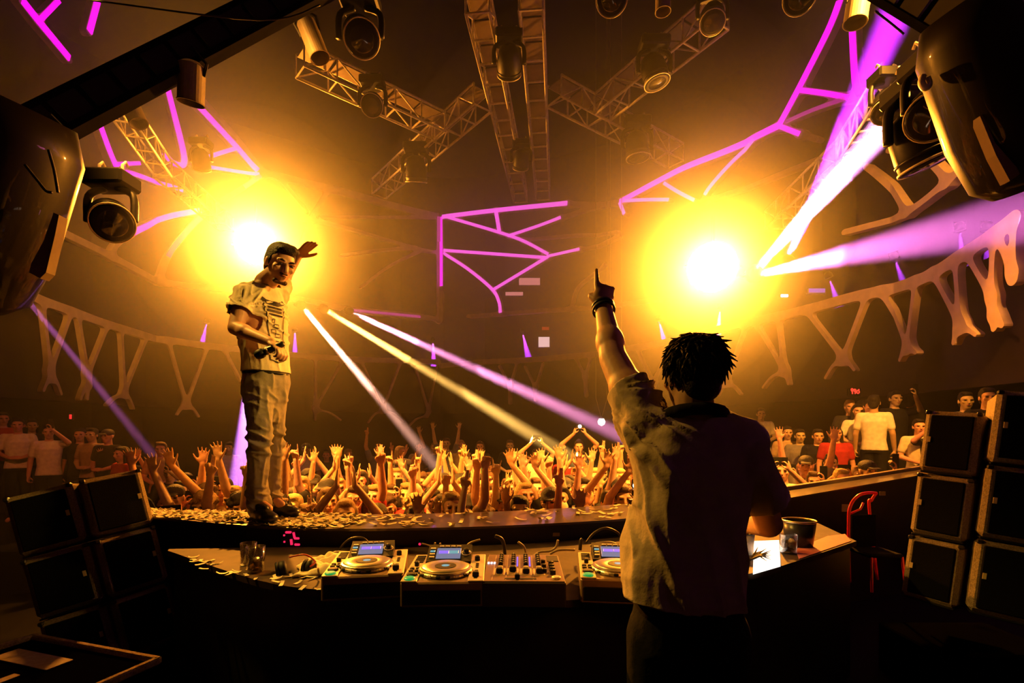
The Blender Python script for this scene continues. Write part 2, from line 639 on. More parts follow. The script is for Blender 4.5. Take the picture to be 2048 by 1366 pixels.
# upper wall lattice: plaster ribs, many with a magenta light strip.  code: L bright strip, P pink, D dim, '' bare
RIBS = {
    'left': [
        ([(27, 0), (60, 41), (123, 116)], .09, 'L', 1), ([(102, 0), (62, 40)], .05, 'L', 1), ([(181, 0), (164, 63)], .08, 'L', 1), ([(271, -10), (279, 15)], .06, 'L', 1),
        ([(181, 236), (205, 301), (224, 345), (236, 374)], .085, 'L', 1), ([(217, 328), (267, 326)], .05, 'L', 1),
        ([(226, 345), (253, 347), (314, 369), (376, 390)], .06, 'L', .9), ([(328, 174), (364, 318), (345, 331), (321, 308)], .085, 'L', 1),
        ([(379, 202), (468, 297), (513, 345)], .10, 'L', 1), ([(383, 331), (420, 315), (468, 300)], .06, 'L', 1), ([(386, 333), (516, 352)], .05, 'L', 1),
        ([(519, 355), (478, 381), (441, 403)], .07, 'D', .5), ([(513, 345), (600, 366), (700, 390), (790, 415), (878, 436)], .10, '', 0),
        ([(560, 362), (612, 424)], .06, '', 0), ([(656, 382), (629, 424), (600, 490)], .06, '', 0),
        ([(251, 466), (308, 441), (396, 424)], .08, 'L', 1), ([(403, 431), (369, 466), (331, 515), (314, 563)], .075, 'D', .7), ([(251, 466), (222, 490), (212, 513)], .055, '', 0),
        ([(60, 440), (113, 465), (212, 513), (314, 564), (403, 576), (478, 583), (600, 600), (700, 620), (837, 634), (878, 641)], .075, '', 0),
        ([(400, 200), (480, 290), (520, 340)], .06, '', 0),
        ([(700, 622), (837, 635)], .05, 'D', 1),
        ([(878, 437), (878, 520), (878, 641)], .11, 'D', .3), ([(876, 507), (827, 498), (680, 455), (600, 440)], .05, '', 0), ([(827, 498), (760, 502), (680, 513)], .045, '', 0),
        ([(835, 505), (775, 535), (721, 575)], .05, '', 0), ([(640, 436), (760, 436), (860, 436)], .035, '', 0)],
    'right': [
        ([(883, 437), (884, 520), (884, 641)], .10, 'L', .72),
        ([(886, 437), (996, 424), (1138, 410)], .085, 'P', 1), ([(1138, 410), (1247, 405)], .075, '', 0),
        ([(899, 437), (994, 465), (1049, 484), (1100, 511)], .06, 'P', 1), ([(996, 424), (1003, 466)], .08, 'P', 1),
        ([(1020, 475), (1083, 454), (1125, 438)], .055, 'P', 1), ([(1125, 438), (1203, 412)], .055, '', 0), ([(1049, 482), (1169, 472), (1240, 465)], .04, '', 0),
        ([(890, 503), (1000, 511), (1095, 518)], .06, 'P', 1), ([(890, 508), (940, 540), (988, 580), (1002, 605), (1005, 627)], .065, 'P', 1), ([(990, 582), (1100, 516)], .06, 'P', 1),
        ([(1100, 515), (1162, 501)], .05, 'P', 1), ([(1162, 501), (1244, 474)], .05, '', 0), ([(940, 634), (1060, 625), (1186, 617), (1320, 600)], .06, '', 0),
        ([(1213, 530), (1160, 575), (1145, 622)], .045, '', 0),
        ([(1247, 406), (1326, 364), (1380, 337), (1460, 306), (1515, 280), (1570, 253)], .085, 'L', 1), ([(1570, 253), (1611, 178), (1669, 65), (1693, 5)], .085, 'L', 1),
        ([(1247, 407), (1256, 430)], .06, 'P', 1), ([(1256, 404), (1302, 402), (1345, 402)], .05, 'P', 1), ([(1336, 369), (1363, 386), (1396, 403)], .05, 'P', 1),
        ([(1519, 280), (1470, 330), (1427, 378), (1413, 402)], .05, 'P', .85), ([(1613, 183), (1660, 189), (1710, 198)], .055, 'L', 1), ([(1584, 246), (1640, 222), (1710, 198)], .04, 'D', 1),
        ([(1570, 254), (1611, 270)], .055, 'L', 1), ([(1611, 270), (1645, 281)], .05, '', 0), ([(1717, 38), (1724, 164), (1734, 191)], .065, 'L', 1), ([(1772, 145), (1751, 181), (1734, 192)], .05, 'L', 1),
        ([(1413, 404), (1520, 370), (1645, 321)], .045, '', 0), ([(1744, 335), (1792, 372), (1830, 424)], .05, '', 0), ([(1792, 301), (1861, 311), (1908, 352), (1914, 364)], .05, '', 0),
        ([(1700, 466), (1830, 425), (1915, 362), (1984, 304), (2040, 270)], .05, '', 0)]}
LEDM = {'L': M_LED, 'P': M_LEDPINK, 'D': M_LEDDIM}


def ribbon(poly, hw, d0, th):
    mb = MB()
    n = len(poly)
    ring = []
    for i in range(n):
        t = poly[min(i + 1, n - 1)] - poly[max(i - 1, 0)]
        t = t.normalized()
        nn = Vector((-t.y, t.x))
        a, b = poly[i] + nn * hw, poly[i] - nn * hw
        row = []
        for q, d in ((a, d0), (a, d0 + th), (b, d0 + th), (b, d0)):
            w = plan_point(q.x, d)
            row.append((w.x, w.y, q.y))
        ring.append(row)
    V = [p for r in ring for p in r]
    Fc = []
    for i in range(n - 1):
        for k in range(4):
            k2 = (k + 1) % 4
            Fc.append((i * 4 + k, (i + 1) * 4 + k, (i + 1) * 4 + k2, i * 4 + k2))
    Fc += [(0, 1, 2, 3), ((n - 1) * 4 + 3, (n - 1) * 4 + 2, (n - 1) * 4 + 1, (n - 1) * 4)]
    return mb.add(V, Fc)


def resample(poly, step=0.15):
    out = [poly[0]]
    for a, b in zip(poly[:-1], poly[1:]):
        k = max(1, int((b - a).length / step))
        out += [a.lerp(b, (i + 1) / k) for i in range(k)]
    return out


for side, label in (('left', 'branching wall lattice with magenta light strips behind the hanging trusses and standing man'),
                    ('right', 'branching wall lattice with magenta and pink light strips beside the bright white purple beams')):
    root = thing('light_lattice', label, 'wall lattice', group='light lattices')
    segs = []
    for k, (pp, hw, code, frac) in enumerate(RIBS[side]):
        segs.append((wz(pp, 6), hw, k))
    for k, mb in sorted(lattice(segs, 0.05, 0.04, 0.14, 0.0, None, None, None).items()):
        rib = [piece.build('rib', M_PLASTER, root) for piece in islands(mb)][0]
        pp, hw, code, frac = RIBS[side][k]
        if code:
            poly = resample(wz(pp, 6))
            n = max(2, int(len(poly) * min(frac, 1)))
            ribbon(poly[:n], hw * 0.78, 0.14, 0.03).build('light_strip', LEDM[code], rib)

# the smoky air of the hall beyond the ledge, with denser spheres added to shape the blinders' glow
def smoke(name, density, aniso):
    hz = bpy.data.materials.new(name)
    hz.use_nodes = True
    hz.node_tree.nodes.clear()
    h_out = hz.node_tree.nodes.new('ShaderNodeOutputMaterial')
    h_vol = hz.node_tree.nodes.new('ShaderNodeVolumeScatter')
    h_vol.inputs['Color'].default_value = (1, 1, 1, 1)
    h_vol.inputs['Density'].default_value = density
    h_vol.inputs['Anisotropy'].default_value = aniso
    hz.node_tree.links.new(h_vol.outputs[0], h_out.inputs['Volume'])
    return hz


m = MB(); m.box((0, 12.1, 5.4), (25, 16.4, 12.26))
tag(m.build('haze', smoke('smoky_haze', HAZE_DENSITY, 0.88)), 'thin smoky haze filling the hall beyond the ledge', 'haze', kind='stuff')
for base, layers, wide in ((BLIND_L, ((3.9, .012, (.7, -1.2, -.4)), (2.6, .020, (.6, -.9, -.3)), (1.5, .034, (.3, -.5, -.1))), 'behind the standing man'),
                           (BLIND_R, ((3.6, .012, (-2.3, -1.0, -.2)), (2.5, .020, (-1.4, -.7, -.1)), (1.5, .034, (-.5, -.4, -.05))), 'above the DJ')):
    for (r_, dens, offs), word in zip(layers, ('faint outer', 'wide', 'dense inner')):
        m = MB()
        prof = [(math.sin(math.pi * k / 24) * r_ + 1e-5 * (k in (0, 24)), -math.cos(math.pi * k / 24) * r_) for k in range(25)]
        m.lathe(prof, 48)
        tag(m.build('added_glow_smoke', smoke('added_smoke', dens * SMOKE_GAIN, 0.84), loc=base + Vector(offs)), word + ' added smoke sphere shaping the glow of the blinder ' + wide, 'smoke', kind='stuff')
# ------------------------------------------------------------------ booth: ledge, table and what stands on them
RND = random.Random(7)
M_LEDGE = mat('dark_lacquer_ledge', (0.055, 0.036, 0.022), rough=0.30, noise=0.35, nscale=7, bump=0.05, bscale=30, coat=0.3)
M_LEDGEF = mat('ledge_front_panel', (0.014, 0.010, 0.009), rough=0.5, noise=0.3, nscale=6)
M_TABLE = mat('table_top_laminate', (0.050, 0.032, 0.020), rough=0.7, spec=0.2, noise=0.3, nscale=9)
M_CARPET = mat('grey_cabinet_carpet', (0.34, 0.27, 0.18), rough=0.95, spec=0.1, noise=0.35, nscale=120, bump=0.5, bscale=260)
M_GRILLE = mat('black_grille', (0.006, 0.006, 0.006), rough=0.9, spec=0.1, bump=0.3, bscale=300)
M_PAPER = mat('paper', (0.80, 0.72, 0.55), rough=0.8, noise=0.08, nscale=30)
M_CONF = mat('confetti_paper', (0.82, 0.74, 0.52), rough=0.75)
M_GOLD = mat('champagne_panel', (0.72, 0.60, 0.40), rough=0.38, metal=0.35, noise=0.05, nscale=40)
M_GOLDD = mat('dark_bronze_panel', (0.26, 0.17, 0.10), rough=0.42, metal=0.3, noise=0.08, nscale=40)
M_PLATTER = mat('brushed_platter', (0.78, 0.68, 0.50), rough=0.30, metal=0.85)
M_RUBBER = mat('black_rubber', (0.008, 0.008, 0.008), rough=0.55, spec=0.25)
M_WHITE = mat('white_button', (0.75, 0.70, 0.60), rough=0.5)
M_SCREEN = mat('player_screen', (0.02, 0.02, 0.03), rough=0.2, emit=(0.30, 0.34, 0.55), strength=0.55)
M_WAVE = mat('screen_waveform', (0.02, 0.02, 0.03), rough=0.3, emit=(0.28, 0.16, 0.95), strength=1.0)
M_TEAL = mat('screen_teal', (0.02, 0.02, 0.03), rough=0.3, emit=(0.20, 0.55, 0.60), strength=0.7)
M_GREENLED = mat('green_led', (0.02, 0.2, 0.05), rough=0.3, emit=(0.02, 0.45, 0.10), strength=0.6)
M_REDLED = mat('red_led', (0.2, 0.01, 0.02), rough=0.3, emit=(1.0, 0.02, 0.10), strength=1.1)
M_WHITELED = mat('white_led', (0.5, 0.5, 0.6), rough=0.3, emit=(0.9, 0.85, 1.0), strength=1.2)
def clear_mat(name, tint, gloss):
    """thin clear wall: sees through, with a fresnel reflection"""
    mm = bpy.data.materials.new(name)
    mm.use_nodes = True
    nt = mm.node_tree
    nt.nodes.clear()
    out = nt.nodes.new('ShaderNodeOutputMaterial'); mix = nt.nodes.new('ShaderNodeMixShader')
    tr = nt.nodes.new('ShaderNodeBsdfTransparent'); gl = nt.nodes.new('ShaderNodeBsdfGlossy'); fr = nt.nodes.new('ShaderNodeLayerWeight')
    tr.inputs['Color'].default_value = (*tint, 1); gl.inputs['Roughness'].default_value = .06; gl.inputs['Color'].default_value = (1, 1, 1, 1)
    fr.inputs['Blend'].default_value = gloss
    nt.links.new(fr.outputs['Facing'], mix.inputs['Fac']); nt.links.new(tr.outputs[0], mix.inputs[1]); nt.links.new(gl.outputs[0], mix.inputs[2]); nt.links.new(mix.outputs[0], out.inputs['Surface'])
    return mm


M_GLASS = clear_mat('clear_glass', (.90, .90, .88), .32)
M_DRINK = clear_mat('amber_drink', (.80, .55, .25), .12)
M_ICE = mat('ice', (0.80, 0.74, 0.62), rough=0.15, trans=0.35, ior=1.31)
M_CABLE = mat('cable_rubber', (0.03, 0.026, 0.022), rough=0.45)
M_CABLEG = mat('grey_cable', (0.34, 0.28, 0.20), rough=0.5)
M_TAPE = mat('grey_tape', (0.34, 0.27, 0.19), rough=0.8, noise=0.15, nscale=40)
M_REDTUBE = mat('red_tube', (0.75, 0.015, 0.02), rough=0.3, coat=0.5, emit=(0.5, 0.0, 0.01), strength=0.0)

LEDGE_Z = 0.98
NEAR = [(-2.85, 3.62, .98), (-2.43, 3.43, .98), (-1.66, 3.126, .98), (-1.10, 3.01, .98), (-.37, 3.05, .98), (.24, 3.18, .98), (.78, 3.37, .98), (1.35, 3.67, .985), (2.11, 4.12, .995), (2.97, 4.5, 1.055), (4.05, 4.9, 1.153), (4.75, 5.1, 1.22)]
FAR = [(-3.1, 4.10, .98), (-2.65, 3.76, .98), (-1.85, 3.60, .98), (-1.20, 3.52, .98), (-.42, 3.58, .98), (.28, 3.76, .98), (.92, 4.04, .98), (1.6, 4.35, .985), (2.45, 4.75, .995), (3.45, 5.20, 1.055), (4.6, 5.6, 1.153), (5.4, 5.75, 1.22)]
NEARC, FARC = smooth_curve(NEAR, 5), smooth_curve(FAR, 5)


def sheet(mb, A, B, flip=False):
    n = len(A)
    V = list(A) + list(B)
    F_ = [(i, i + 1, n + i + 1, n + i) for i in range(n - 1)]
    mb.add(V, [f[::-1] for f in F_] if flip else F_)


def off(c, dy, dz):
    return [Vector((p.x, p.y + dy, p.z + dz)) for p in c]


m = MB(); m.prism([(-5.6, -2.9), (5.3, -2.9), (5.3, 5.25)] + [(p.x, p.y + .11) for p in reversed(NEARC)] + [(-5.6, 3.7)], DANCE_Z, 0.0)
tag(m.build('booth_floor', M_FLOOR), kind='structure')

ledge = thing('stage_ledge', 'dark curved stage ledge in front of the booth, scattered with paper strips', 'stage')
m = MB()
sheet(m, NEARC, FARC)
sheet(m, off(NEARC, 0, -.014), NEARC)
sheet(m, FARC, off(FARC, 0, -.014))
sheet(m, off(FARC, 0, -.014), off(NEARC, 0, -.014))
m.build('top', M_LEDGE, ledge)
m = MB()
a, b = off(NEARC, .07, -.014), [Vector((p.x, p.y + .10, -.02)) for p in NEARC]
sheet(m, b, a)
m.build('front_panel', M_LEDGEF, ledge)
m = MB()
a, b = off(FARC, -.05, -.014), [Vector((p.x, p.y - .05, DANCE_Z)) for p in FARC]
sheet(m, a, b)
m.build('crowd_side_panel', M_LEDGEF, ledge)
m = MB()
k0 = int(len(FARC) * .55)
A = FARC[k0:]
sheet(m, off(A, -.05, .0), off(A, -.05, .035)); sheet(m, off(A, -.05, .035), off(A, .01, .035)); sheet(m, off(A, .01, .035), off(A, .01, -.05))
m.build('back_lip', mat('pale_ledge_lip', (0.22, 0.15, 0.08), rough=0.5, noise=0.1), ledge)

TABLE_Z = 0.87
TN = smooth_curve([(-1.97, 2.93, TABLE_Z), (-1.18, 2.36, TABLE_Z), (-.766, 2.19, TABLE_Z), (-.35, 2.08, TABLE_Z), (0.02, 2.05, TABLE_Z), (.47, 2.14, TABLE_Z), (1.1, 2.44, TABLE_Z), (1.356, 2.59, TABLE_Z), (2.14, 3.18, TABLE_Z)], 5)
TF = smooth_curve([(-1.99, 2.97, TABLE_Z), (-1.25, 3.02, TABLE_Z), (-.8, 3.02, TABLE_Z), (-.36, 3.05, TABLE_Z), (0.1, 3.12, TABLE_Z), (.6, 3.3, TABLE_Z), (1.2, 3.6, TABLE_Z), (1.6, 3.8, TABLE_Z), (2.3, 3.95, TABLE_Z)], 5)
table = thing('dj_table', 'dark curved booth table carrying the music players and mixer', 'table')
m = MB()
sheet(m, TN, TF); sheet(m, off(TN, 0, -.03), TN); sheet(m, off(TF, 0, -.03), off(TN, 0, -.03)); sheet(m, TF, off(TF, 0, -.03))
m.build('table_top', M_TABLE, table)
m = MB()
sheet(m, [Vector((p.x, p.y + .06, 0.0)) for p in TN], off(TN, .06, -.03))
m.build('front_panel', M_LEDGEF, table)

# --- light number display on the ledge front
clk = thing('number_display', 'pink red segment display glowing on the ledge front above the headphones', 'display', at(583, 1078, 3.10))
CLK = clk.location.copy()
m = MB(); m.box((0, .03, 0), (.16, .03, .15), bev=.006); m.build('housing', M_RUBBER, clk)


def seg7(px, py, w, h, slant):
    p = at(px, py, 3.10) - CLK
    q = MB()
    q.prism([(-w / 2, -h * .25), (-w / 2 + h * .35 if w > h else -w / 2, -h / 2), (w / 2 - (h * .35 if w > h else 0), -h / 2), (w / 2, -h * .25), (w / 2, h * .25), (w / 2 - (h * .2 if w > h else 0), h / 2), (-w / 2 + (h * .2 if w > h else 0), h / 2), (-w / 2, h * .25)], 0, .006,
            Matrix.Translation(Vector((p.x, .008, p.z))) @ Matrix.Rotation(math.radians(90), 4, 'X') @ Matrix.Rotation(slant, 4, 'Z'))
    q.build('light_segment', M_REDLED, clk)


seg7(576, 1065, .036, .013, 0); seg7(587.5, 1070.5, .013, .034, .2); seg7(593, 1077, .034, .013, 0); seg7(582, 1084.5, .013, .034, .12); seg7(594, 1089.5, .034, .013, 0)
seg7(567.5, 1071, .009, .010, 0); seg7(568, 1084, .009, .010, 0)

# --- small paper stickers and sockets on the ledge front
for k, (px, py, w, h, lab) in enumerate(((694, 1069, 16, 8, 'beige sticker on the ledge front above the coiled cable'), (1111, 1069, 17, 7, 'beige sticker on the ledge front behind the mixer'), (1693, 1016, 19, 15, 'tan sticker on the ledge front next to the red chair'), (1765, 987, 12, 8, 'small dim sticker under the ledge above the red chair'))):
    Y = 3.09 if px < 1000 else (3.26 if px < 1200 else 4.3)
    p = at(px, py, Y)
    q = MB(); q.box((0, 0, 0), (w / F_PX * Y, .004, h / F_PX * Y), bev=.001)
    tag(q.build('sticker', M_TAPE, loc=p), lab, 'sticker', 'stickers on the ledge front')
for px, py, lab in ((843, 1088, 'tiny red indicator lamp at the back of the table between the two players'), (1255, 1072, 'tiny red indicator lamp on the ledge front next to the DJ')):
    Y = 3.06 if px < 1000 else 3.33
    o = thing('indicator_lamp', lab, 'lamp', at(px, py, Y), group='red indicator lamps')
    q = MB(); q.box((0, .01, 0), (.05, .02, .035), bev=.004); q.build('socket_plate', M_RUBBER, o)
    q = MB(); q.lathe([(0, -.004), (.006, -.004), (.008, 0), (.006, .006), (0, .008)], 10, Matrix.Translation((-.01, -.004, 0)) @ Matrix.Rotation(math.radians(90), 4, 'X')); q.build('bulb', M_REDLED, o)

# --- music players
def slab(mb, x0, x1, y0, y1, z0, z1, bev=.003):
    mb.box(((x0 + x1) / 2, (y0 + y1) / 2, (z0 + z1) / 2), (x1 - x0, y1 - y0, z1 - z0), bev=bev)


def make_player(label):
    """origin at the middle of the front edge of its foot; y runs to the back"""
    W, D, H = .32, .42, .105
    r = thing('music_player', label, 'media player', group='music players on the booth table')
    q = MB(); slab(q, -W / 2, W / 2, 0, D, .008, H, .006); q.build('body', M_GOLDD, r)
    q = MB(); slab(q, -W / 2 + .012, W / 2 - .012, -.004, .004, .02, H - .03, .002); q.build('front_slot', M_RUBBER, r)
    for sx in (-1, 1):
        for yy in (.04, D - .04):
            q = MB(); q.lathe([(.016, 0), (.018, .009)], 12, Matrix.Translation((sx * .12, yy, 0))); q.build('foot', M_RUBBER, r)
    strip = MB(); slab(strip, -W / 2, -W / 2 + .062, .002, D - .002, H - .001, H + .006, .002)
    ls = strip.build('control_strip', M_GOLD, r)
    strip = MB(); slab(strip, W / 2 - .062, W / 2, .002, D - .002, H - .001, H + .006, .002)
    rs = strip.build('control_strip', M_GOLD, r)
    for k in range(5):
        q = MB(); slab(q, -W / 2 + .012, -W / 2 + .050, .27 + k * .026, .283 + k * .026, H + .005, H + .010, .001); q.build('slot_button', M_RUBBER, ls)
    for k in range(4):
        q = MB(); q.lathe([(.010, 0), (.010, .007), (.007, .009), (0, .009)], 12, Matrix.Translation((-W / 2 + .020 + .024 * (k % 2), .135 + .034 * (k // 2), H + .005))); q.build('round_button', M_RUBBER, ls)
    q = MB(); slab(q, -W / 2 + .022, -W / 2 + .040, .215, .24, H + .004, H + .024, .003); q.build('lever', M_RUBBER, ls)
    for k, mm in ((0, M_GREENLED), (1, M_RUBBER)):
        q = MB(); q.lathe([(.022, 0), (.022, .006), (.018, .009), (0, .009)], 18, Matrix.Translation((-W / 2 + .031, .030 + .058 * k, H + .005))); q.build('play_button' if k == 0 else 'cue_button', mm, ls)
    # tempo fader and knob on the far side
    q = MB(); slab(q, W / 2 - .040, W / 2 - .026, .03, .15, H + .004, H + .0075, .001); q.build('fader_slot', M_RUBBER, rs)
    q = MB(); slab(q, W / 2 - .046, W / 2 - .020, .045, .070, H + .006, H + .026, .003); q.build('fader_cap', M_RUBBER, rs)
    for k in range(3):
        q = MB(); q.lathe([(.007, 0), (.007, .005), (0, .006)], 10, Matrix.Translation((W / 2 - .032, .19 + k * .026, H + .005))); q.build('small_button', M_RUBBER, rs)
    q = MB(); q.lathe([(.012, 0), (.011, .020), (.008, .023), (0, .023)], 14, Matrix.Translation((W / 2 - .034, .305, H + .005))); q.build('tempo_knob', M_RUBBER, rs)
    # jog wheel
    mx = Matrix.Translation((0.0, .142, H))
    jw = MB(); jw.lathe([(.108, 0), (.112, .006), (.110, .012), (.106, .016), (.106, .022), (.098, .024)], 48, mx)
    jog = jw.build('jog_rim', M_PLATTER, r, smooth=False)
    q = MB(); q.lathe([(.098, .022), (.094, .0275), (.050, .0275), (.044, .0255), (0, .0255)], 48, mx); q.build('platter', M_PLATTER, jog, smooth=True)
    q = MB(); q.lathe([(.044, .0257), (.044, .0285), (.020, .0290), (.018, .0280), (0, .0280)], 32, mx); q.build('centre_display', M_RUBBER, jog)
    q = MB(); q.lathe([(.016, .0282), (.016, .0292), (0, .0292)], 20, mx); q.build('centre_cap', M_TEAL, jog)
    for k in range(18):
        t = 2 * math.pi * k / 18
        q = MB(); q.box((0, 0, 0), (.020, .010, .011), bev=.003)
        o = q.build('finger_dimple', M_RUBBER if k % 3 else M_WHITE, jog)
        o.location = (.1085 * math.cos(t), .142 + .1085 * math.sin(t), H + .009)
        o.rotation_euler = (0, 0, t + math.pi / 2)
    # raised screen block, tilted to the user
    R = Matrix.Translation((0, .275, H)) @ Matrix.Rotation(math.radians(16), 4, 'X')
    blk = MB()
    V = [(-.098, 0, -.01), (.098, 0, -.01), (.098, .150, -.045), (-.098, .150, -.045), (-.098, 0, .012), (.098, 0, .012), (.098, .150, .012), (-.098, .150, .012)]
    blk.add([R @ Vector(p) for p in V], [(0, 3, 2, 1), (4, 5, 6, 7), (0, 1, 5, 4), (1, 2, 6, 5), (2, 3, 7, 6), (3, 0, 4, 7)])
    sb = blk.build('screen_block', M_RUBBER, r)

    def onblk(name, x0, x1, y0, y1, th, mm, par):
        z = MB(); z.box(((x0 + x1) / 2, (y0 + y1) / 2, .012 + th / 2), (x1 - x0, y1 - y0, th), bev=min(.001, th * .4))
        z.v = [tuple(R @ Vector(p)) for p in z.v]
        return z.build(name, mm, par)
    onblk('screen', -.058, .050, .022, .112, .003, M_SCREEN, sb)
    onblk('waveform', -.048, -.004, .062, .088, .0042, M_WAVE, sb)
    onblk('waveform', -.002, .040, .062, .088, .0042, M_TEAL if 'second' in label else M_WAVE, sb)
    for k in range(4):
        onblk('side_button', -.088, -.066, .03 + k * .025, .041 + k * .025, .004, M_WHITE if k != 2 else M_TEAL, sb)
        onblk('top_button', -.050 + k * .026, -.030 + k * .026, .126, .134, .004, M_WHITE, sb)
    z = MB(); z.lathe([(.017, .012), (.017, .018), (.012, .022), (.011, .034), (0, .036)], 18, R @ Matrix.Translation((.075, .07, 0))); z.build('rotary_selector', M_RUBBER, sb)
    z = MB(); z.lathe([(.019, .0125), (.022, .0125), (.022, .016), (.019, .016)], 20, R @ Matrix.Translation((.075, .07, 0)), close=True); z.build('selector_ring', M_WHITE, sb)
    return r


for k, (px0, px1, py, rz, lab) in enumerate(((655, 795, 1152, 9, 'silver music player nearest the crumpled cloth, its screen showing purple'),
                                           (804, 964, 1165, 2, 'second silver music player, between the first player and the mixer, screen purple and teal'),
                                           (1163, 1325, 1160, -6, 'silver music player half hidden behind the DJ in the loose shirt'))):
    p = make_player(lab)
    Y = (EYE - TABLE_Z - .105) * F_PX / (py - HORIZON)
    a, b = ((px0 - 1024) / F_PX * Y, (px1 - 1024) / F_PX * Y)
    p.location = ((a + b) / 2, Y, TABLE_Z)
    p.rotation_euler = (0, 0, math.radians(rz))

# --- mixer
mix = thing('dj_mixer', 'brown faced mixer with knob rows and faders standing between two players', 'mixer', (.045, 1.965, TABLE_Z), (0, 0, math.radians(-1)))
W, D, H = .325, .43, .105
q = MB(); slab(q, -W / 2, W / 2, 0, D, .006, H, .005); q.build('body', mat('dark_mixer_case', (0.035, 0.024, 0.016), rough=0.5), mix)
q = MB(); slab(q, -W / 2 + .004, W / 2 - .004, .006, D - .006, H - .001, H + .003, .001); fp = q.build('face_plate', mat('mixer_face', (0.20, 0.125, 0.075), rough=0.4, metal=0.2, noise=0.1, nscale=60), mix)
for c in range(4):
    cx = -.098 + c * .054
    q = MB(); slab(q, cx - .0265, cx - .0255, .02, D - .02, H + .002, H + .004, .0003); q.build('channel_line', M_GOLD, fp)
    for k in range(5):
        q = MB(); q.lathe([(.0105, 0), (.0095, .016), (.007, .019), (0, .019)], 14, Matrix.Translation((cx, .225 + k * .036, H + .003)))
        kn = q.build('knob', M_RUBBER, mix)
        q = MB(); slab(q, cx - .001, cx + .001, .225 + k * .036, .235 + k * .036, H + .0205, H + .0225, .0003); q.build('pointer', M_WHITE, kn)
    q = MB(); slab(q, cx + .014, cx + .021, .22, .38, H + .002, H + .0045, .0003); q.build('level_meter', M_WAVE if c in (1, 2) else M_GOLDD, mix)
    q = MB(); slab(q, cx - .0225, cx + .0225, .085, .185, H + .001, H + .0045, .001); q.build('fader_bed', M_GOLD, mix)
    q = MB(); slab(q, cx - .0185, cx + .0185, .089, .181, H + .002, H + .0055, .001); q.build('fader_slot', M_GOLDD, mix)
    yy = (.10, .125, .098, .10)[c]
    q = MB(); slab(q, cx - .014, cx + .014, yy, yy + .034, H + .005, H + .026, .004); q.build('fader_cap', M_RUBBER, mix)
    q = MB(); q.lathe([(.011, 0), (.011, .006), (0, .008)], 12, Matrix.Translation((cx, .200, H + .003))); q.build('cue_button', M_GOLD, mix)
q = MB(); slab(q, -.075, .05, .030, .046, H + .001, H + .005, .001); q.build('crossfader_slot', M_RUBBER, mix)
q = MB(); slab(q, -.035, -.015, .024, .052, H + .004, H + .024, .003); q.build('crossfader_cap', M_RUBBER, mix)
q = MB(); slab(q, .104, .156, .30, .40, H + .001, H + .006, .002); q.build('display', M_RUBBER, mix)
for k in range(4):
    q = MB(); q.lathe([(.012, 0), (.011, .018), (0, .021)], 14, Matrix.Translation((.118 + .0 * k, .10 + k * .045, H + .003))); q.build('knob', M_RUBBER, mix)
for k in range(3):
    q = MB(); slab(q, -.156 + k * .013, -.147 + k * .013, .255, .275, H + .002, H + .008, .001); q.build('lit_button', M_WHITELED, mix)
    q = MB(); q.lathe([(.010, 0), (.009, .016), (0, .018)], 12, Matrix.Translation((.086, .13 + k * .07, H + .003))); q.build('knob', M_RUBBER, mix)
q = MB(); q.lathe([(.018, 0), (.018, .006), (.014, .009), (0, .009)], 18, Matrix.Translation((.128, .045, H + .003))); q.build('effect_button', M_GOLD, mix)

# --- cables
CAB = [([(672, 1126), (680, 1098), (700, 1078), (726, 1076), (742, 1092)], 2.85, .006, M_CABLE, 'black cable arching over the coil behind the crumpled cloth'),
       ([(655, 1112), (672, 1104), (700, 1106), (702, 1116), (678, 1120), (656, 1113)], 2.75, .006, M_CABLEG, 'small loop of grey cable lying behind the first player'),
       ([(843, 1087), (870, 1094), (884, 1092)], 2.9, .005, M_CABLEG, 'short grey cable leaving the red lamp between the players'),
       ([(870, 1085), (872, 1096), (892, 1104)], 2.75, .005, M_CABLEG, 'thin grey cable dropping behind the second player'),
       ([(880, 1086), (884, 1096), (896, 1102)], 2.7, .005, M_CABLEG, 'thin grey cable beside its twin behind the second player'),
       ([(960, 1079), (940, 1086), (926, 1100), (922, 1108)], 2.7, .005, M_CABLEG, 'grey cable curving left to the back of the second player'),
       ([(990, 1072), (1003, 1078), (1008, 1092), (1010, 1112), (1012, 1128)], 2.55, .009, M_CABLE, 'thick black plug cable standing up at the mixer corner'),
       ([(1036, 1084), (1048, 1094), (1052, 1110)], 2.65, .006, M_CABLEG, 'grey cable curving down behind the first mixer channel'),
       ([(1116, 1080), (1112, 1094), (1100, 1102), (1080, 1104), (1068, 1112)], 2.65, .006, M_CABLEG, 'grey cable looping across the back of the mixer'),
       ([(1100, 1108), (1118, 1100), (1150, 1100)], 2.5, .006, M_CABLEG, 'grey cable lying from mixer towards the hidden player'),
       ([(1172, 1086), (1188, 1066), (1212, 1056), (1236, 1066), (1244, 1082)], 2.75, .006, M_CABLE, 'black cable arching above the hidden player screen'),
       ([(1180, 1092), (1196, 1086), (1222, 1085), (1240, 1092)], 2.65, .006, M_CABLEG, 'pale cable lying flat behind the hidden player'),
       ([(1160, 1100), (1162, 1082), (1165, 1078)], 2.6, .009, M_CABLE, 'black plug standing behind the hidden player corner')]
for pts, Y, r_, mm, lab in CAB:
    q = MB(); q.tube(smooth_curve([at(x, y, Y) for x, y in pts], 6), r_, 8)
    tag(q.build('cable', mm, smooth=True), lab, 'cable', 'cables behind the mixer and players')

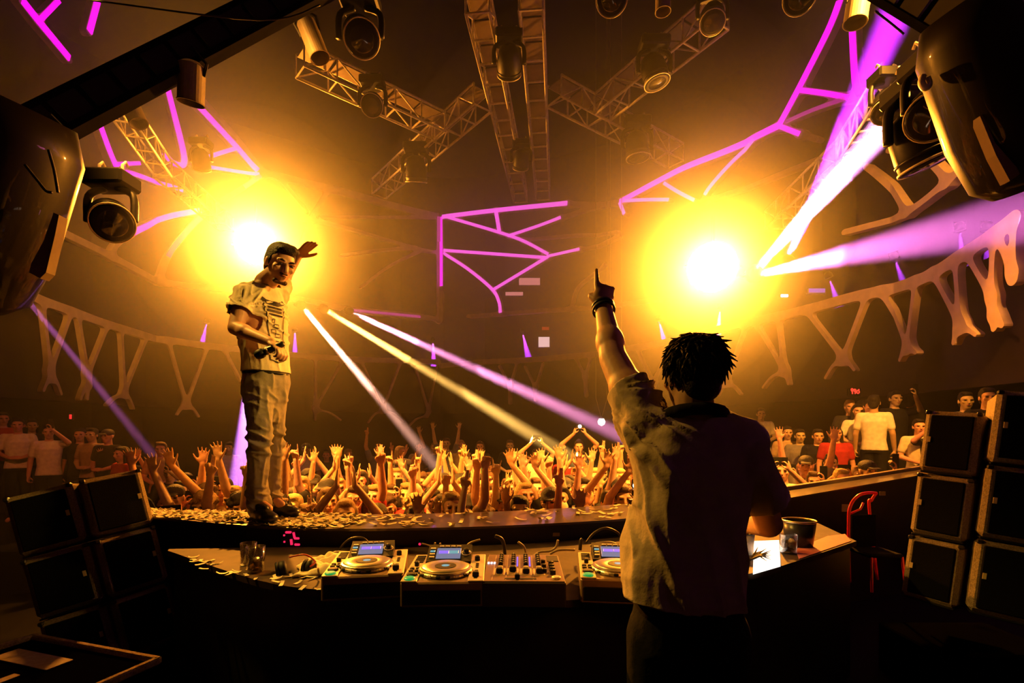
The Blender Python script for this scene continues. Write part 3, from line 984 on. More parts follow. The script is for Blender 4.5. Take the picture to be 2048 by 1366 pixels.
# --- drinking glasses
def make_glass(label, loc, rad, h, ice, drink, group):
    r = thing('tumbler', label, 'glass', loc, group=group)
    q = MB(); q.lathe([(0, .0), (rad * .84, .0), (rad * .9, .006), (rad, h), (rad * .95, h), (rad * .82, .014), (0, .012)], 28); q.build('glass_wall', M_GLASS, r, smooth=True)
    q = MB(); q.lathe([(0, .0125), (rad * .80, .0145), (rad * .80 + (rad * .13) * drink, .0145 + (h - .02) * drink), (0, .0145 + (h - .02) * drink)], 24); q.build('drink', M_DRINK, r)
    rr = random.Random(int(h * 1e4) + ice)
    for k in range(ice):
        q = MB(); q.box((0, 0, 0), (.024, .022, .022), Euler((rr.random() * 3, rr.random() * 3, rr.random() * 3)).to_matrix(), bev=.004)
        t = rr.random() * 6.28
        o = q.build('ice_cube', M_ICE, r); o.location = (math.cos(t) * rad * .42, math.sin(t) * rad * .42, h * (drink * .55 + .42 * k / max(1, ice)))
    return r


make_glass('clear tumbler of water standing on the table left of the headphones', atz(511, 1144, TABLE_Z), .044, .125, 2, .45, 'tumblers on the booth table')
make_glass('dark tumbler standing just behind the clear water tumbler', atz(497, 1128, TABLE_Z), .040, .11, 0, .6, 'tumblers on the booth table')
make_glass('tumbler full of ice beside the glowing white reflection sheet', atz(1577, 1106, TABLE_Z), .046, .105, 7, .6, 'tumblers on the booth table')

# --- headphones on the table
hp = thing('headphones', 'black headphones lying on the table under the pink number display', 'headphones', atz(590, 1150, TABLE_Z) + Vector((0, 0, .012)), (math.radians(-62), 0, .25))
for sx in (-1, 1):
    mx = Matrix.Translation((sx * .062, .03, .052)) @ Matrix.Rotation(math.radians(90 + sx * 14), 4, 'Y')
    q = MB(); q.lathe([(0, -.022), (.036, -.022), (.046, -.014), (.048, .006), (.040, .016), (0, .018)], 24, mx); cup = q.build('ear_cup', M_RUBBER, hp, smooth=True)
    q = MB(); q.lathe([(.026, -.034 * 1), (.042, -.034), (.048, -.026), (.046, -.020), (.030, -.020)], 24, mx, close=True); q.build('ear_pad', M_RUBBER, cup, smooth=True)
q = MB()
q.tube([(.072 * math.cos(t), .03 + .10 * math.sin(t) * .75, .05 + .085 * math.sin(t)) for t in [math.pi * k / 16 for k in range(17)]], .010, 8)
q.build('headband', M_RUBBER, hp, smooth=True)
q = MB(); q.tube(smooth_curve([(.06, 0, .03), (.09, -.05, .012), (.05, -.10, .006), (-.02, -.09, .006)], 6), .004, 6); q.build('lead', mat('red_lead', (0.5, 0.05, 0.04), rough=0.5), hp, smooth=True)

# --- crumpled cloth
def cloth(label, px, py, w, d, seed, rz):
    rr = random.Random(seed)
    ph = [rr.random() * 6.28 for _ in range(6)]
    n = 26
    V, F_ = [], []
    for i in range(n):
        for j in range(n):
            u, v = i / (n - 1) - .5, j / (n - 1) - .5
            x = w * (u + .06 * math.sin(5 * v + ph[0]))
            y = d * (v + .05 * math.sin(6 * u + ph[1]))
            z = .016 + .012 * math.sin(9 * u + 4 * v + ph[2]) + .010 * math.sin(7 * v - 6 * u + ph[3]) + .006 * math.sin(19 * u + 15 * v + ph[4])
            z = max(.003, z * (1 - (2 * max(abs(u), abs(v))) ** 6) + .006)
            V.append((x, y, z))
    for i in range(n - 1):
        for j in range(n - 1):
            F_.append((i * n + j, (i + 1) * n + j, (i + 1) * n + j + 1, i * n + j + 1))
    q = MB(); q.add(V, F_)
    o = q.build('cloth', mat('cream_cloth', (0.78, 0.66, 0.42), rough=0.9, noise=0.1, nscale=60), smooth=True, loc=atz(px, py, TABLE_Z))
    md = o.modifiers.new('thickness', 'SOLIDIFY'); md.thickness = .004; md.offset = 1
    o.rotation_euler = (0, 0, rz)
    return tag(o, label, 'cloth', 'crumpled cloths beside the first player')


cloth('crumpled cream cloth lying beside the first music player', 646, 1142, .24, .20, 3, .3)
cloth('crumpled cream cloth bunched behind its neighbour near the coiled cable', 660, 1124, .22, .14, 8, -.4)

# --- right end of the table: cup, two built reflections, bucket
cup = thing('paper_cup', 'tan paper cup with dark rim under the DJ hand', 'cup', atz(1492, 1108, TABLE_Z))
q = MB(); q.lathe([(0, 0), (.034, 0), (.046, .115), (.043, .115), (.032, .006), (0, .005)], 28); q.build('cup_wall', mat('tan_cup', (0.45, 0.34, 0.22), rough=0.7), cup, smooth=True)
q = MB(); q.lathe([(.043, .112), (.0485, .112), (.0485, .120), (.043, .120)], 28, close=True); q.build('rim', M_RUBBER, cup, smooth=True)
q = MB(); q.lathe([(0, .098), (.0405, .098)], 24); q.build('drink', M_RUBBER, cup)


def flat_quad(name, pxs, z, th, mm, label, cat):
    P = [atz(x, y, z) for x, y in pxs]
    q = MB()
    q.add([Vector((p.x, p.y, z)) for p in P] + [Vector((p.x, p.y, z + th)) for p in P], [(0, 1, 2, 3)[::-1], (4, 5, 6, 7), (0, 1, 5, 4), (1, 2, 6, 5), (2, 3, 7, 6), (3, 0, 4, 7)])
    return tag(q.build(name, mm), label, cat)


flat_quad('white_reflection', [(1506, 1149), (1561, 1133), (1558, 1084), (1508, 1086)], TABLE_Z, .012, mat('white_reflection_glow', (0.8, 0.8, 0.75), rough=0.3, emit=(1.0, 0.97, 0.86), strength=1.6), 'plain white reflection built as a glowing sheet on the table under the DJ elbow', 'reflection')  # white reflection in the table, imitated by a glowing sheet
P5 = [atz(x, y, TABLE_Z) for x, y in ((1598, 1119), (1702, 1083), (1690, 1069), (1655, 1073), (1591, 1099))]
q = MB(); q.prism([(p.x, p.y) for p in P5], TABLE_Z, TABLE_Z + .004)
tag(q.build('pink_reflection', mat('pink_reflection_paint', (0.62, 0.20, 0.26), rough=0.4, noise=0.1, nscale=30)), 'dusky pink painted reflection at the end of the table by the red chair', 'painted reflection')  # pink reflection in the table, put into the colour of a sheet
bk = thing('ice_bucket', 'black open ice bucket with bright rim behind the iced tumbler', 'bucket', atz(1598, 1092, TABLE_Z))
q = MB(); q.lathe([(0, 0), (.072, 0), (.092, .15), (.088, .15), (.068, .008), (0, .007)], 32); q.build('bucket_wall', M_SATIN, bk, smooth=True)
q = MB(); q.lathe([(.086, .146), (.096, .146), (.097, .153), (.092, .157), (.086, .154)], 36, close=True); q.build('rim', mat('gilt_rim', (0.55, 0.42, 0.2), rough=0.25, metal=0.8), bk, smooth=True)
fr = MB()
for k in range(12):
    t = -0.9 + k * .14
    fr.tube([(0, 0, .02), (.05 * math.cos(t), .05 * math.sin(t), .05), (.10 * math.cos(t * 1.2), .09 * math.sin(t * 1.2), .035 + .02 * (k % 3))], [.006, .005, .001], 5)
dk = tag(fr.build('black_cloth_tassel', M_RUBBER, loc=atz(1500, 1128, TABLE_Z)), 'spiky black tassel lying between paper cup and white reflection sheet', 'tassel')

# --- red chair behind the table end
def red_chair(loc, s, label):
    r = thing('red_chair', label, 'chair', loc, group='red tube chairs')
    q = MB(); q.tube([Vector(p) * s for p in smooth_curve([(-.16, 0, -.62), (-.17, 0, .02), (-.15, 0, .22), (-.05, .02, .33), (.08, .05, .36), (.20, .09, .35)], 6)], .017 * s, 10); q.build('back_frame', M_REDTUBE, r, smooth=True)
    q = MB(); q.tube([Vector(p) * s for p in smooth_curve([(.20, .09, .35), (.13, .07, .27), (.10, .06, .20), (.22, .10, -.62)], 6)], .016 * s, 10); q.build('back_frame', M_REDTUBE, r, smooth=True)
    q = MB(); q.tube([Vector(p) * s for p in [(-.165, 0, .13), (-.02, .03, .18), (.02, .04, .25)]], .013 * s, 8); q.build('cross_bar', M_REDTUBE, r, smooth=True)
    q = MB(); q.box(Vector((.02, .03, -.06)) * s, Vector((.33, .02, .36)) * s, Matrix.Rotation(.25, 3, 'Z'), bev=.008); q.build('backrest', M_MATTE, r)
    q = MB(); q.box(Vector((.0, -.17, -.25)) * s, Vector((.36, .36, .04)) * s, bev=.01); q.build('seat', M_MATTE, r)
    for sx in (-.15, .17):
        q = MB(); q.tube([Vector((sx, -.33, -.26)) * s, Vector((sx * 1.1, -.36, -.62)) * s], .013 * s, 8); q.build('leg', M_REDTUBE, r)
    return r


red_chair(at(1728, 1052, 3.62), .64, 'red tube framed chair with black back beside the table end')
red_chair(at(1866, 1020, 4.35), .62, 'red tube chair mostly hidden behind the leaning speakers')

# --- speaker stacks
def make_box(w, d, h, mirrored):
    """one cabinet, origin at the bottom middle, front towards -y"""
    r = thing('stage_speaker', 'x', 'speaker')
    q = MB(); q.box((0, 0, h / 2), (w, d, h - .012), bev=.022); q.build('cabinet', M_CARPET, r)
    q = MB(); q.box((0, -d / 2 - .002, h / 2), (w - .066, .018, h - .066), bev=.006); q.build('grille', M_GRILLE, r)
    q = MB(); q.box(((w * .36) * (-1 if mirrored else 1), -d / 2 - .012, h * .52), (.018, .004, .034), bev=.001); q.build('badge', mat('badge_plate', (0.75, 0.6, 0.3), rough=0.4), r)
    for sx in (-1, 1):
        q = MB(); q.box((sx * (w / 2 - .014), -d / 2 + .012, h - .016), (.03, .03, .024), bev=.006); q.build('corner_guard', M_SATIN, r)
        q = MB(); q.box((sx * (w / 2 + .001), 0, h * .55), (.010, .13, .05), bev=.004); q.build('side_handle', M_RUBBER, r)
    q = MB(); q.box((0, 0, .0), (w - .02, d - .02, .012), bev=.003); q.build('base_plate', M_RUBBER, r)
    return r


def stack(base, roll, yaw, w, d, h, n, mirrored, labels, group):
    Mx = Matrix.Translation(base) @ Matrix.Rotation(roll, 4, 'Y') @ Matrix.Rotation(yaw, 4, 'Z')
    src = make_box(w, d, h, mirrored)
    for k in range(n):
        o = src if k == 0 else copy_tree(src)
        o.matrix_world = Mx @ Matrix.Translation((0, 0, k * (h + .008)))
        tag(o, labels[k], 'speaker', group)


GL = 'leaning speaker stacks beside the booth'
stack(at(200, 1325, 3.25), math.radians(-15.5), math.radians(20), .335, .36, .375, 3, False,
      ['bottom speaker of the leaning stack nearest the photo corner at left', 'middle speaker of the leaning stack furthest from the ledge, left side', 'top speaker of the leaning stack furthest from the ledge, left side'], GL)
stack(at(300, 1290, 3.36), math.radians(-14.5), math.radians(46), .315, .36, .375, 3, False,
      ['bottom speaker of the leaning stack touching the left ledge end', 'middle speaker of the leaning stack touching the left ledge end', 'top speaker of the leaning stack touching the confetti end of ledge'], GL)
stack(at(1872, 1200, 3.2), math.radians(8), math.radians(-54), .27, .36, .385, 3, True,
      ['bottom speaker of the narrow leaning stack by the red chair', 'middle speaker of the narrow leaning stack by the red chair', 'top speaker of the narrow leaning stack by the red chair'], GL)
stack(at(2008, 1230, 2.95), math.radians(8), math.radians(-36), .36, .36, .42, 3, True,
      ['bottom speaker of the stack cut by the right photo edge', 'middle speaker of the stack cut by the right photo edge', 'top speaker of the stack cut by the right photo edge'], GL)
for px, py, Y, w, lab in ((235, 1330, 3.3, .75, 'dark plinth carrying the two leaning speaker stacks on the left'), (1930, 1265, 3.1, .7, 'dark plinth carrying the two leaning speaker stacks on the right')):
    p = at(px, py, Y)
    q = MB(); q.box((p.x, p.y, max(.04, (p.z - .03) / 2)), (w, .5, max(.08, p.z - .03)), bev=.01)
    tag(q.build('speaker_plinth', mat('black_velvet', (0.0015, 0.0013, 0.0013), rough=1.0, spec=0.0)), lab, 'plinth')

case = thing('flight_case', 'dark flight case with grey taped lid in the lower left corner', 'case', (-1.98, 2.05, 0), (0, 0, math.radians(-18)))
q = MB(); q.box((0, 0, .29), (.80, .55, .56), bev=.012); q.build('case_body', mat('black_velvet'), case)
for y in (-.275, .275):
    q = MB(); q.box((0, y, .575), (.82, .03, .03), bev=.006); q.build('edge_rail', M_CARPET, case)
for x in (-.40, .40):
    q = MB(); q.box((x, 0, .575), (.03, .56, .03), bev=.006); q.build('edge_rail', M_CARPET, case)
q = MB(); q.box((-.13, .12, .574), (.36, .10, .004), bev=.001); q.build('tape_strip', M_TAPE, case)
q = MB(); q.box((-.02, -.06, .574), (.035, .14, .004), bev=.001); q.build('tape_strip', M_TAPE, case)
q = MB(); q.box((.12, -.28, .33), (.12, .012, .08), bev=.004); q.build('latch', M_SATIN, case)

# --- paper confetti on ledge and table
def strip_mesh(seed):
    rr = random.Random(seed)
    L, w = .055 + rr.random() * .03, .016 + rr.random() * .008
    c = (rr.random() - .5) * .02
    V, F_ = [], []
    for i in range(5):
        t = i / 4 - .5
        z = .0025 + .012 * rr.random() * (abs(t) * 2) ** 2
        V += [(L * t, -w / 2 + c * t * t * 8, z), (L * t, w / 2 + c * t * t * 8, z + .002)]
    n = len(V)
    V += [(x, y, z + .0012) for x, y, z in V]
    for i in range(4):
        a = i * 2
        F_ += [(a, a + 1, a + 3, a + 2), (n + a, n + a + 2, n + a + 3, n + a + 1), (a, a + 2, n + a + 2, n + a), (a + 1, n + a + 1, n + a + 3, a + 3)]
    F_ += [(0, n, n + 1, 1), (8, 9, n + 9, n + 8)]
    q = MB(); q.add(V, F_)
    me = q.mesh('confetti_strip'); me.materials.append(M_CONF)
    return me


CONF = [strip_mesh(s) for s in range(7)]


def ledge_pt(u, v):
    """u along the ledge in photo columns, v from near to far edge"""
    best = None
    for i in range(len(NEARC) - 1):
        a = NEARC[i].lerp(FARC[i], v); b = NEARC[i + 1].lerp(FARC[i + 1], v)
        pa, pb = 1024 + a.x / a.y * F_PX, 1024 + b.x / b.y * F_PX
        if pa <= u <= pb:
            return a.lerp(b, (u - pa) / max(1e-6, pb - pa))
    return None


n_conf = 0
while n_conf < 290:
    u = RND.uniform(300, 830) if n_conf < 235 else RND.uniform(760, 1260)
    if u > 700 and u < 830 and RND.random() < .45:
        continue
    p = ledge_pt(u, RND.uniform(.06, .95))
    if p is None:
        continue
    o = link('confetti_strip', CONF[n_conf % 7], loc=(p.x, p.y, p.z + .001 + .004 * RND.random()), rot=(RND.uniform(-.12, .12), RND.uniform(-.12, .12), RND.uniform(0, 6.28)))
    if u < 700:
        tag(o, 'cream paper strip in the thick litter on the ledge around the standing man', 'confetti', 'paper strips littering the ledge')
    else:
        tag(o, 'cream paper strip lying loose on the bare middle of the ledge', 'confetti', 'loose paper strips on the ledge middle')
    n_conf += 1
rest = MB()
for k in range(420):
    p = ledge_pt(RND.uniform(296, 720), RND.uniform(.04, .97))
    if p is None:
        continue
    me = CONF[k % 7]
    R = Matrix.Translation((p.x, p.y, p.z + .001)) @ Euler((RND.uniform(-.2, .2), RND.uniform(-.2, .2), RND.uniform(0, 6.28))).to_matrix().to_4x4()
    rest.add([R @ v.co for v in me.vertices], [tuple(f.vertices) for f in me.polygons])
tag(rest.build('confetti_litter', M_CONF), 'litter of countless cream paper strips covering the left ledge', 'confetti', kind='stuff')
for k in range(34):
    px = RND.uniform(370, 650); py = 1112 + (px - 370) * .17 + RND.uniform(0, 26)
    p = atz(px, py, TABLE_Z)
    o = link('confetti_strip', CONF[k % 7], loc=(p.x, p.y, TABLE_Z + .001), rot=(RND.uniform(-.1, .1), RND.uniform(-.1, .1), RND.uniform(0, 6.28)))
    o.scale = (.7, .7, .7)
    tag(o, 'cream paper strip dropped on the booth table near the tumblers', 'confetti', 'paper strips on the booth table')
# ------------------------------------------------------------------ trusses, lamps and hung equipment
M_HEAD = mat('fixture_black', (0.005, 0.0045, 0.0045), rough=0.5, spec=0.3, noise=0.2, nscale=20)
M_LENS = mat('dark_lens', (0.03, 0.03, 0.035), rough=0.08, coat=0.8)
M_CAN = mat('cream_can', (0.26, 0.20, 0.13), rough=0.55, noise=0.12, nscale=15)
M_BLIND = mat('blinder_lens', (0.9, 0.8, 0.6), rough=0.4, emit=(1.0, 0.90, 0.66), strength=2.6)
M_BEAMLENS = mat('beam_lens', (0.9, 0.8, 0.9), rough=0.4, emit=(1.0, 0.75, 0.95), strength=6.0)
M_PURPLELENS = mat('purple_lens', (0.9, 0.8, 0.9), rough=0.4, emit=(0.9, 0.55, 1.0), strength=4.0)
M_PA = mat('bronze_pa_shell', (0.006, 0.0035, 0.002), rough=0.5, spec=0.18, noise=0.15, nscale=5, coat=0.3)
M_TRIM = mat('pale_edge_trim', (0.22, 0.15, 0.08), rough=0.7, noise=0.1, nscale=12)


def truss(a, b, w, label, h=None, step=.42, panels=True, group='ladder trusses under the ceiling', radius=.021):
    a, b = Vector(a), Vector(b)
    h = h or w
    L = (b - a).length
    r = thing('ceiling_truss', label, 'truss', a, group=group)
    y = (b - a).normalized()
    x = y.cross(Vector((0, 0, 1))).normalized()
    z = x.cross(y)
    P = lambda u, v, t: x * u * w / 2 + z * v * h / 2 + y * t
    for u in (-1, 1):
        for v in (-1, 1):
            q = MB(); q.tube([P(u, v, 0), P(u, v, L)], radius, 8); q.build('chord', M_ALU, r, smooth=True)
    n = max(2, int(L / step))
    st = L / n
    rung = MB(); rung.tube([P(-1, 0, 0), P(1, 0, 0)], radius * .8, 6); rung_me = rung.mesh('rung'); rung_me.materials.append(M_ALU)
    post = MB(); post.tube([P(0, -1, 0), P(0, 1, 0)], radius * .7, 6); post_me = post.mesh('post'); post_me.materials.append(M_ALU)
    dg = [MB(), MB()]
    dg[0].tube([P(1, -1, 0), P(1, 1, st)], radius * .6, 6); dg[1].tube([P(1, 1, 0), P(1, -1, st)], radius * .6, 6)
    dme = [d.mesh('diagonal') for d in dg]
    for d in dme:
        d.materials.append(M_ALU)
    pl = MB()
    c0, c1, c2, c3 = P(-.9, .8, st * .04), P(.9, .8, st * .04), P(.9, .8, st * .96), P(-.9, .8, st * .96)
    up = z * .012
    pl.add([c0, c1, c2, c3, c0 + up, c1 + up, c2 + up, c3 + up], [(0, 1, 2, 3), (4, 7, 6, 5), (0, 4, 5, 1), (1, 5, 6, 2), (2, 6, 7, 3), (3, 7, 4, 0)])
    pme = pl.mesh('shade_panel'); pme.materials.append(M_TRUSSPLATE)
    for k in range(n + 1):
        link('rung', rung_me, parent=r, loc=y * (k * st) + z * (-h / 2))
        for u in (-1, 1):
            link('post', post_me, parent=r, loc=y * (k * st) + x * (u * w / 2))
        if k < n:
            for u in (0, -2):
                link('diagonal', dme[k % 2], parent=r, loc=y * (k * st) + x * (u * w / 2))
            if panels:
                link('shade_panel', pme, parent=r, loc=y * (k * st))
    return r


TZ = 7.0
truss(atz(955, 2, TZ), atz(1041, 392, TZ), .30, 'left of the two parallel trusses pointing straight away overhead')
truss(atz(1062, -4, TZ), atz(1086, 387, TZ), .30, 'right of the two parallel trusses pointing straight away overhead')
truss(atz(600, 120, TZ), atz(880, 252, TZ), .34, 'truss slanting down to the crossing left of the parallel trusses')
truss(atz(965, 195, TZ), atz(758, 378, TZ), .34, 'truss meeting the crossing and ending above the bare left ribs')
truss(atz(1108, 182, TZ), atz(1352, 312, TZ), .34, 'truss fading into the glow right of the parallel trusses')
truss(atz(1205, 215, TZ), atz(1440, 22, TZ), .34, 'truss rising to the upper right from its hazy neighbour')
truss(atz(225, 190, 6.6), atz(325, 335, 6.6), .30, 'dark upper part of the bent truss leading to left blinder', panels=False)
truss(atz(325, 337, 6.6), atz(452, 448, 6.6), .34, 'bright lower part of the bent truss ending at left blinder', panels=False)
truss(atz(1800, 150, 5.6), atz(1700, 300, 5.6), .34, 'pink lit truss between the purple and the white beam', panels=False, step=.26)
truss(atz(1698, 303, 5.6), atz(1548, 440, 5.6), .34, 'faint truss leading into the right blinder glow', panels=False)


# --- big blinders
def blinder(p, aim, rad, label):
    d = (Vector(aim) - p).normalized()
    r = thing('blinder_lamp', label, 'lamp', p, group='blinder lamps')
    mx = basis((0, 0, 0), d)
    q = MB(); q.lathe([(0, -.42), (rad * .45, -.42), (rad * .9, -.2), (rad * 1.04, -.12), (rad * 1.04, -.06), (rad, -.06)], 32, mx); q.build('housing', M_HEAD, r, smooth=True)
    q = MB(); q.lathe([(rad, -.07), (rad * .96, -.05), (rad * .6, -.03), (0, -.02)], 32, mx); q.build('lens', M_BLIND, r, smooth=True)
    q = MB(); q.tube([mx @ Vector(v) for v in [(-rad * 1.1, 0, -.15), (-rad * 1.12, 0, -.4), (-rad * .5, 0, -.75), (rad * .5, 0, -.75), (rad * 1.12, 0, -.4), (rad * 1.1, 0, -.15)]], .03, 8); q.build('yoke', M_HEAD, r)
    q = MB(); q.tube([mx @ Vector((0, 0, -.75)), Vector((0, 0, 1.0)) + mx @ Vector((0, 0, -.75))], .03, 8); q.build('hanger', M_HEAD, r)
    return r


blinder(BLIND_L, (-1.0, 2.0, 2.2), .46, 'dazzling yellow white blinder lamp above the standing man')
blinder(BLIND_R, (0.3, 1.0, 1.6), .46, 'dazzling yellow white blinder lamp above the DJ head')


# --- moving heads
def moving_head(p, aim, s, label, lit=None):
    r = thing('moving_head_lamp', label, 'stage lamp', p, group='moving head lamps on the trusses')
    q = MB(); q.box((0, 0, .30 * s), (.36 * s, .26 * s, .13 * s), bev=.02 * s); q.build('base', M_HEAD, r)
    for sx in (-1, 1):
        q = MB(); q.tube([(sx * .10 * s, 0, .36 * s), (sx * .10 * s, 0, .44 * s), (sx * .10 * s, .035 * s, .48 * s), (sx * .10 * s, .06 * s, .45 * s)], .012 * s, 6); q.build('hook_clamp', M_ALU, r)
        q = MB(); q.tube(smooth_curve([(sx * .05 * s, 0, .24 * s), (sx * .19 * s, 0, .17 * s), (sx * .20 * s, 0, -.05 * s)], 5), .030 * s, 8); q.build('yoke_arm', M_HEAD, r, smooth=True)
    d = (Vector(aim) - Vector(p)).normalized()
    mx = basis((0, 0, -.02 * s), d)
    q = MB(); q.lathe([(0, -.20 * s), (.07 * s, -.195 * s), (.125 * s, -.15 * s), (.155 * s, -.05 * s), (.16 * s, .08 * s), (.15 * s, .17 * s), (.138 * s, .175 * s)], 24, mx); hd = q.build('head', M_HEAD, r, smooth=True)
    for hh in (.10, .155):
        q = MB(); q.lathe([(.155 * s, hh * s), (.166 * s, hh * s), (.166 * s, (hh + .014) * s), (.155 * s, (hh + .014) * s)], 28, mx, close=True); q.build('front_ring', M_ALU if hh > .12 else M_SATIN, hd, smooth=True)
    q = MB(); q.lathe([(.14 * s, .165 * s), (.10 * s, .178 * s), (0, .185 * s)], 24, mx); q.build('lens', lit or M_LENS, hd, smooth=True)
    return r


moving_head(atz(745, 205, 6.55), at(690, 330, 5.0), 1.0, 'black moving head hanging on the slanting truss left of the crossing')
moving_head(atz(832, 338, 6.50), at(838, 560, 10.5), 1.25, 'black moving head with two bright rings under the truss above the bare ribs')
moving_head(atz(1274, 290, 6.55), at(1290, 500, 9), 1.25, 'black moving head dark against the haze below the fading truss')
moving_head(atz(1308, 138, 6.55), at(1350, 300, 7), 1.1, 'black moving head on the truss rising to the upper right')
moving_head(atz(1425, 30, 6.6), at(1430, 300, 5), .9, 'black moving head at the top end of the rising truss')
moving_head(atz(1042, 318, 6.55), at(1030, 520, 11), .9, 'small black moving head between the far ends of the parallel trusses')
moving_head(atz(1018, 120, 6.5), at(1020, 300, 8), 1.0, 'black moving head between the near ends of the parallel trusses')
moving_head(atz(402, 318, 6.2), at(420, 520, 10), .9, 'black moving head beside the bent truss and magenta strips')
moving_head(at(720, 66, 4.6), at(770, 160, 3.6), .95, 'large near moving head at the top with a glinting lower rim')
moving_head(at(1222, -14, 4.6), at(1250, 120, 3.4), .85, 'near moving head cut by the top edge right of the trusses')
moving_head(at(1600, -16, 4.4), at(1590, 140, 3.2), .8, 'near moving head cut by the top edge beside the magenta rib')
moving_head(at(222, 432, 4.4), at(250, 520, 3.6), 1.0, 'big black moving head hanging low at the left beside magenta strips')
moving_head(at(1868, 215, 3.6), at(1840, 330, 2.9), 1.0, 'black moving head in front of the purple patch at upper right')
moving_head(at(1838, 275, 4.0), at(1890, 420, 4), 1.2, 'large dark moving head cutting the end of the white purple beam')
moving_head(at(1775, 205, 4.9), at(1765, 330, 4.5), .8, 'dark moving head beside the pink lit truss')


# --- cylinder cans
def can(p, axis, rad, L, label):
    r = thing('can_lamp', label, 'lamp', p, group='cream cylinder lamps')
    mx = basis((0, 0, 0), axis)
    q = MB(); q.lathe([(0, -L * .5), (rad * .6, -L * .5), (rad, -L * .40), (rad, L * .5), (rad * .93, L * .5), (rad * .93, L * .1), (0, L * .08)], 28, mx); q.build('can', M_CAN, r, smooth=False)
    q = MB(); q.lathe([(rad * .98, L * .49), (rad * 1.05, L * .49), (rad * 1.05, L * .52), (rad * .98, L * .52)], 28, mx, close=True); q.build('rim', M_TRIM, r)
    q = MB(); q.tube([mx @ Vector(v) for v in [(rad, 0, -.05), (rad * 1.2, 0, -L * .5), (0, 0, -L * .85), (-rad * 1.2, 0, -L * .5), (-rad, 0, -.05)]], .012, 6); q.build('bracket', M_HEAD, r)
    return r


can(at(625, 78, 4.6), Vector((.13, 0, -.33)), .085, .36, 'cream cylinder lamp hanging at top over the slanting truss')
can(at(383, 165, 3.6), Vector((-.08, .1, -.5)), .085, .26, 'cream cylinder lamp under the dark beam above magenta strips')
can(at(268, 226, 5.2), Vector((.10, 0, -.22)), .085, .24, 'small cream cylinder lamp beside the bent truss')
can(at(1714, 20, 4.4), Vector((-.06, 0, -.4)), .09, .22, 'cream cylinder lamp covering the top of the right magenta rib')
can(at(1326, 2, 4.8), Vector((0, 0, -.4)), .07, .20, 'cream cylinder lamp cut by the top edge above rising truss')

# --- near dark beams
def rig_beam(a, b, w, h, label, holes=True):
    a, b = Vector(a), Vector(b)
    L = (b - a).length
    r = thing('rig_beam', label, 'beam', a)
    y = (b - a).normalized(); x = y.cross(Vector((0, 0, 1))).normalized(); z = x.cross(y)
    R = Matrix((x, y, z)).transposed()
    q = MB(); q.box(y * L / 2 + z * (h / 2 - .02), (w, L, .04), R); q.box(y * L / 2 - z * (h / 2 - .02), (w, L, .04), R); q.build('flange', M_MATTE, r)
    n = int(L / .22)
    slat = MB(); slat.box((0, 0, 0), (.02, .18, h - .04), R); sm = slat.mesh('web_plate'); sm.materials.append(mat('brown_web', (0.010, 0.007, 0.005), rough=0.7, noise=0.2, nscale=10))
    for k in range(n + 1):
        for u in (-1, 1):
            link('web_plate', sm, parent=r, loc=y * (k * L / n) + x * (u * w * .42))
    return r


rig_beam(at(-60, 330, 3.0), at(720, -75, 4.3), .16, .22, 'black perforated beam crossing the upper left corner')
rig_beam(at(1770, -50, 3.4), at(2100, 130, 2.6), .2, .26, 'black beam crossing the upper right corner')

# --- near hung loudspeakers with bronze shells
def pa(p, axis, rad, L, trim, label, blk):
    r = thing('hung_loudspeaker', label, 'speaker', p)
    mx = basis((0, 0, 0), axis, (0, -1, 0))
    q = MB(); q.lathe([(0, -L / 2), (rad * .80, -L / 2), (rad, -L * .35), (rad, L * .15), (rad * .86, L * .42), (rad * .6, L / 2), (0, L / 2)], 40, mx); q.build('shell', M_PA, r, smooth=True)
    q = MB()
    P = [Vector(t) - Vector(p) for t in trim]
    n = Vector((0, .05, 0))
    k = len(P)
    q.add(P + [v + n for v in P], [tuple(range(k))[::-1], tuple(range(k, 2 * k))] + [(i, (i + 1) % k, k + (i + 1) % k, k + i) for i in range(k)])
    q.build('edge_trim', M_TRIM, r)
    q = MB()
    q.tube(smooth_curve([Vector(t) - Vector(p) for t in blk], 6), .016, 8); q.build('shackle', M_ALU, r, smooth=True)
    return r


pa(at(-42, 405, 2.6), Vector((-.45, .15, -1)), .34, 1.05, [at(107, 425, 2.55), at(118, 430, 2.55), at(110, 470, 2.55), at(92, 545, 2.55), at(80, 557, 2.55), at(58, 545, 2.55), at(62, 528, 2.55), at(88, 480, 2.55)],
   'bronze shelled loudspeaker hanging at the left edge with glinting side', [at(56, 236, 2.5), at(46, 252, 2.5), at(50, 272, 2.5), at(62, 270, 2.5), at(65, 254, 2.5)])
pa(at(2010, 190, 2.6), Vector((.5, .15, -1)), .28, .95, [at(1960, 232, 2.5), at(1966, 228, 2.5), at(1990, 285, 2.5), at(2034, 335, 2.5), at(2040, 348, 2.5), at(2020, 362, 2.5), at(1992, 310, 2.5)],
   'bronze shelled loudspeaker hanging at the right edge with pink glint', [at(1846, 152, 2.6), at(1843, 165, 2.6), at(1850, 176, 2.6), at(1858, 170, 2.6), at(1854, 156, 2.6)])
cb = [([(50, 330), (78, 365), (92, 382), (104, 385)], 2.22, 'thin black cable hanging over the left bronze loudspeaker'), ([(97, 300), (108, 340), (116, 385)], 2.25, 'second thin cable beside the left bronze loudspeaker glint'),
      ([(1750, 22), (1780, 45), (1808, 68)], 2.9, 'thin pale cable crossing the purple beam at top'), ([(180, 0), (520, 40), (640, 10)], 3.4, 'thin cable lying along the black perforated beam')]
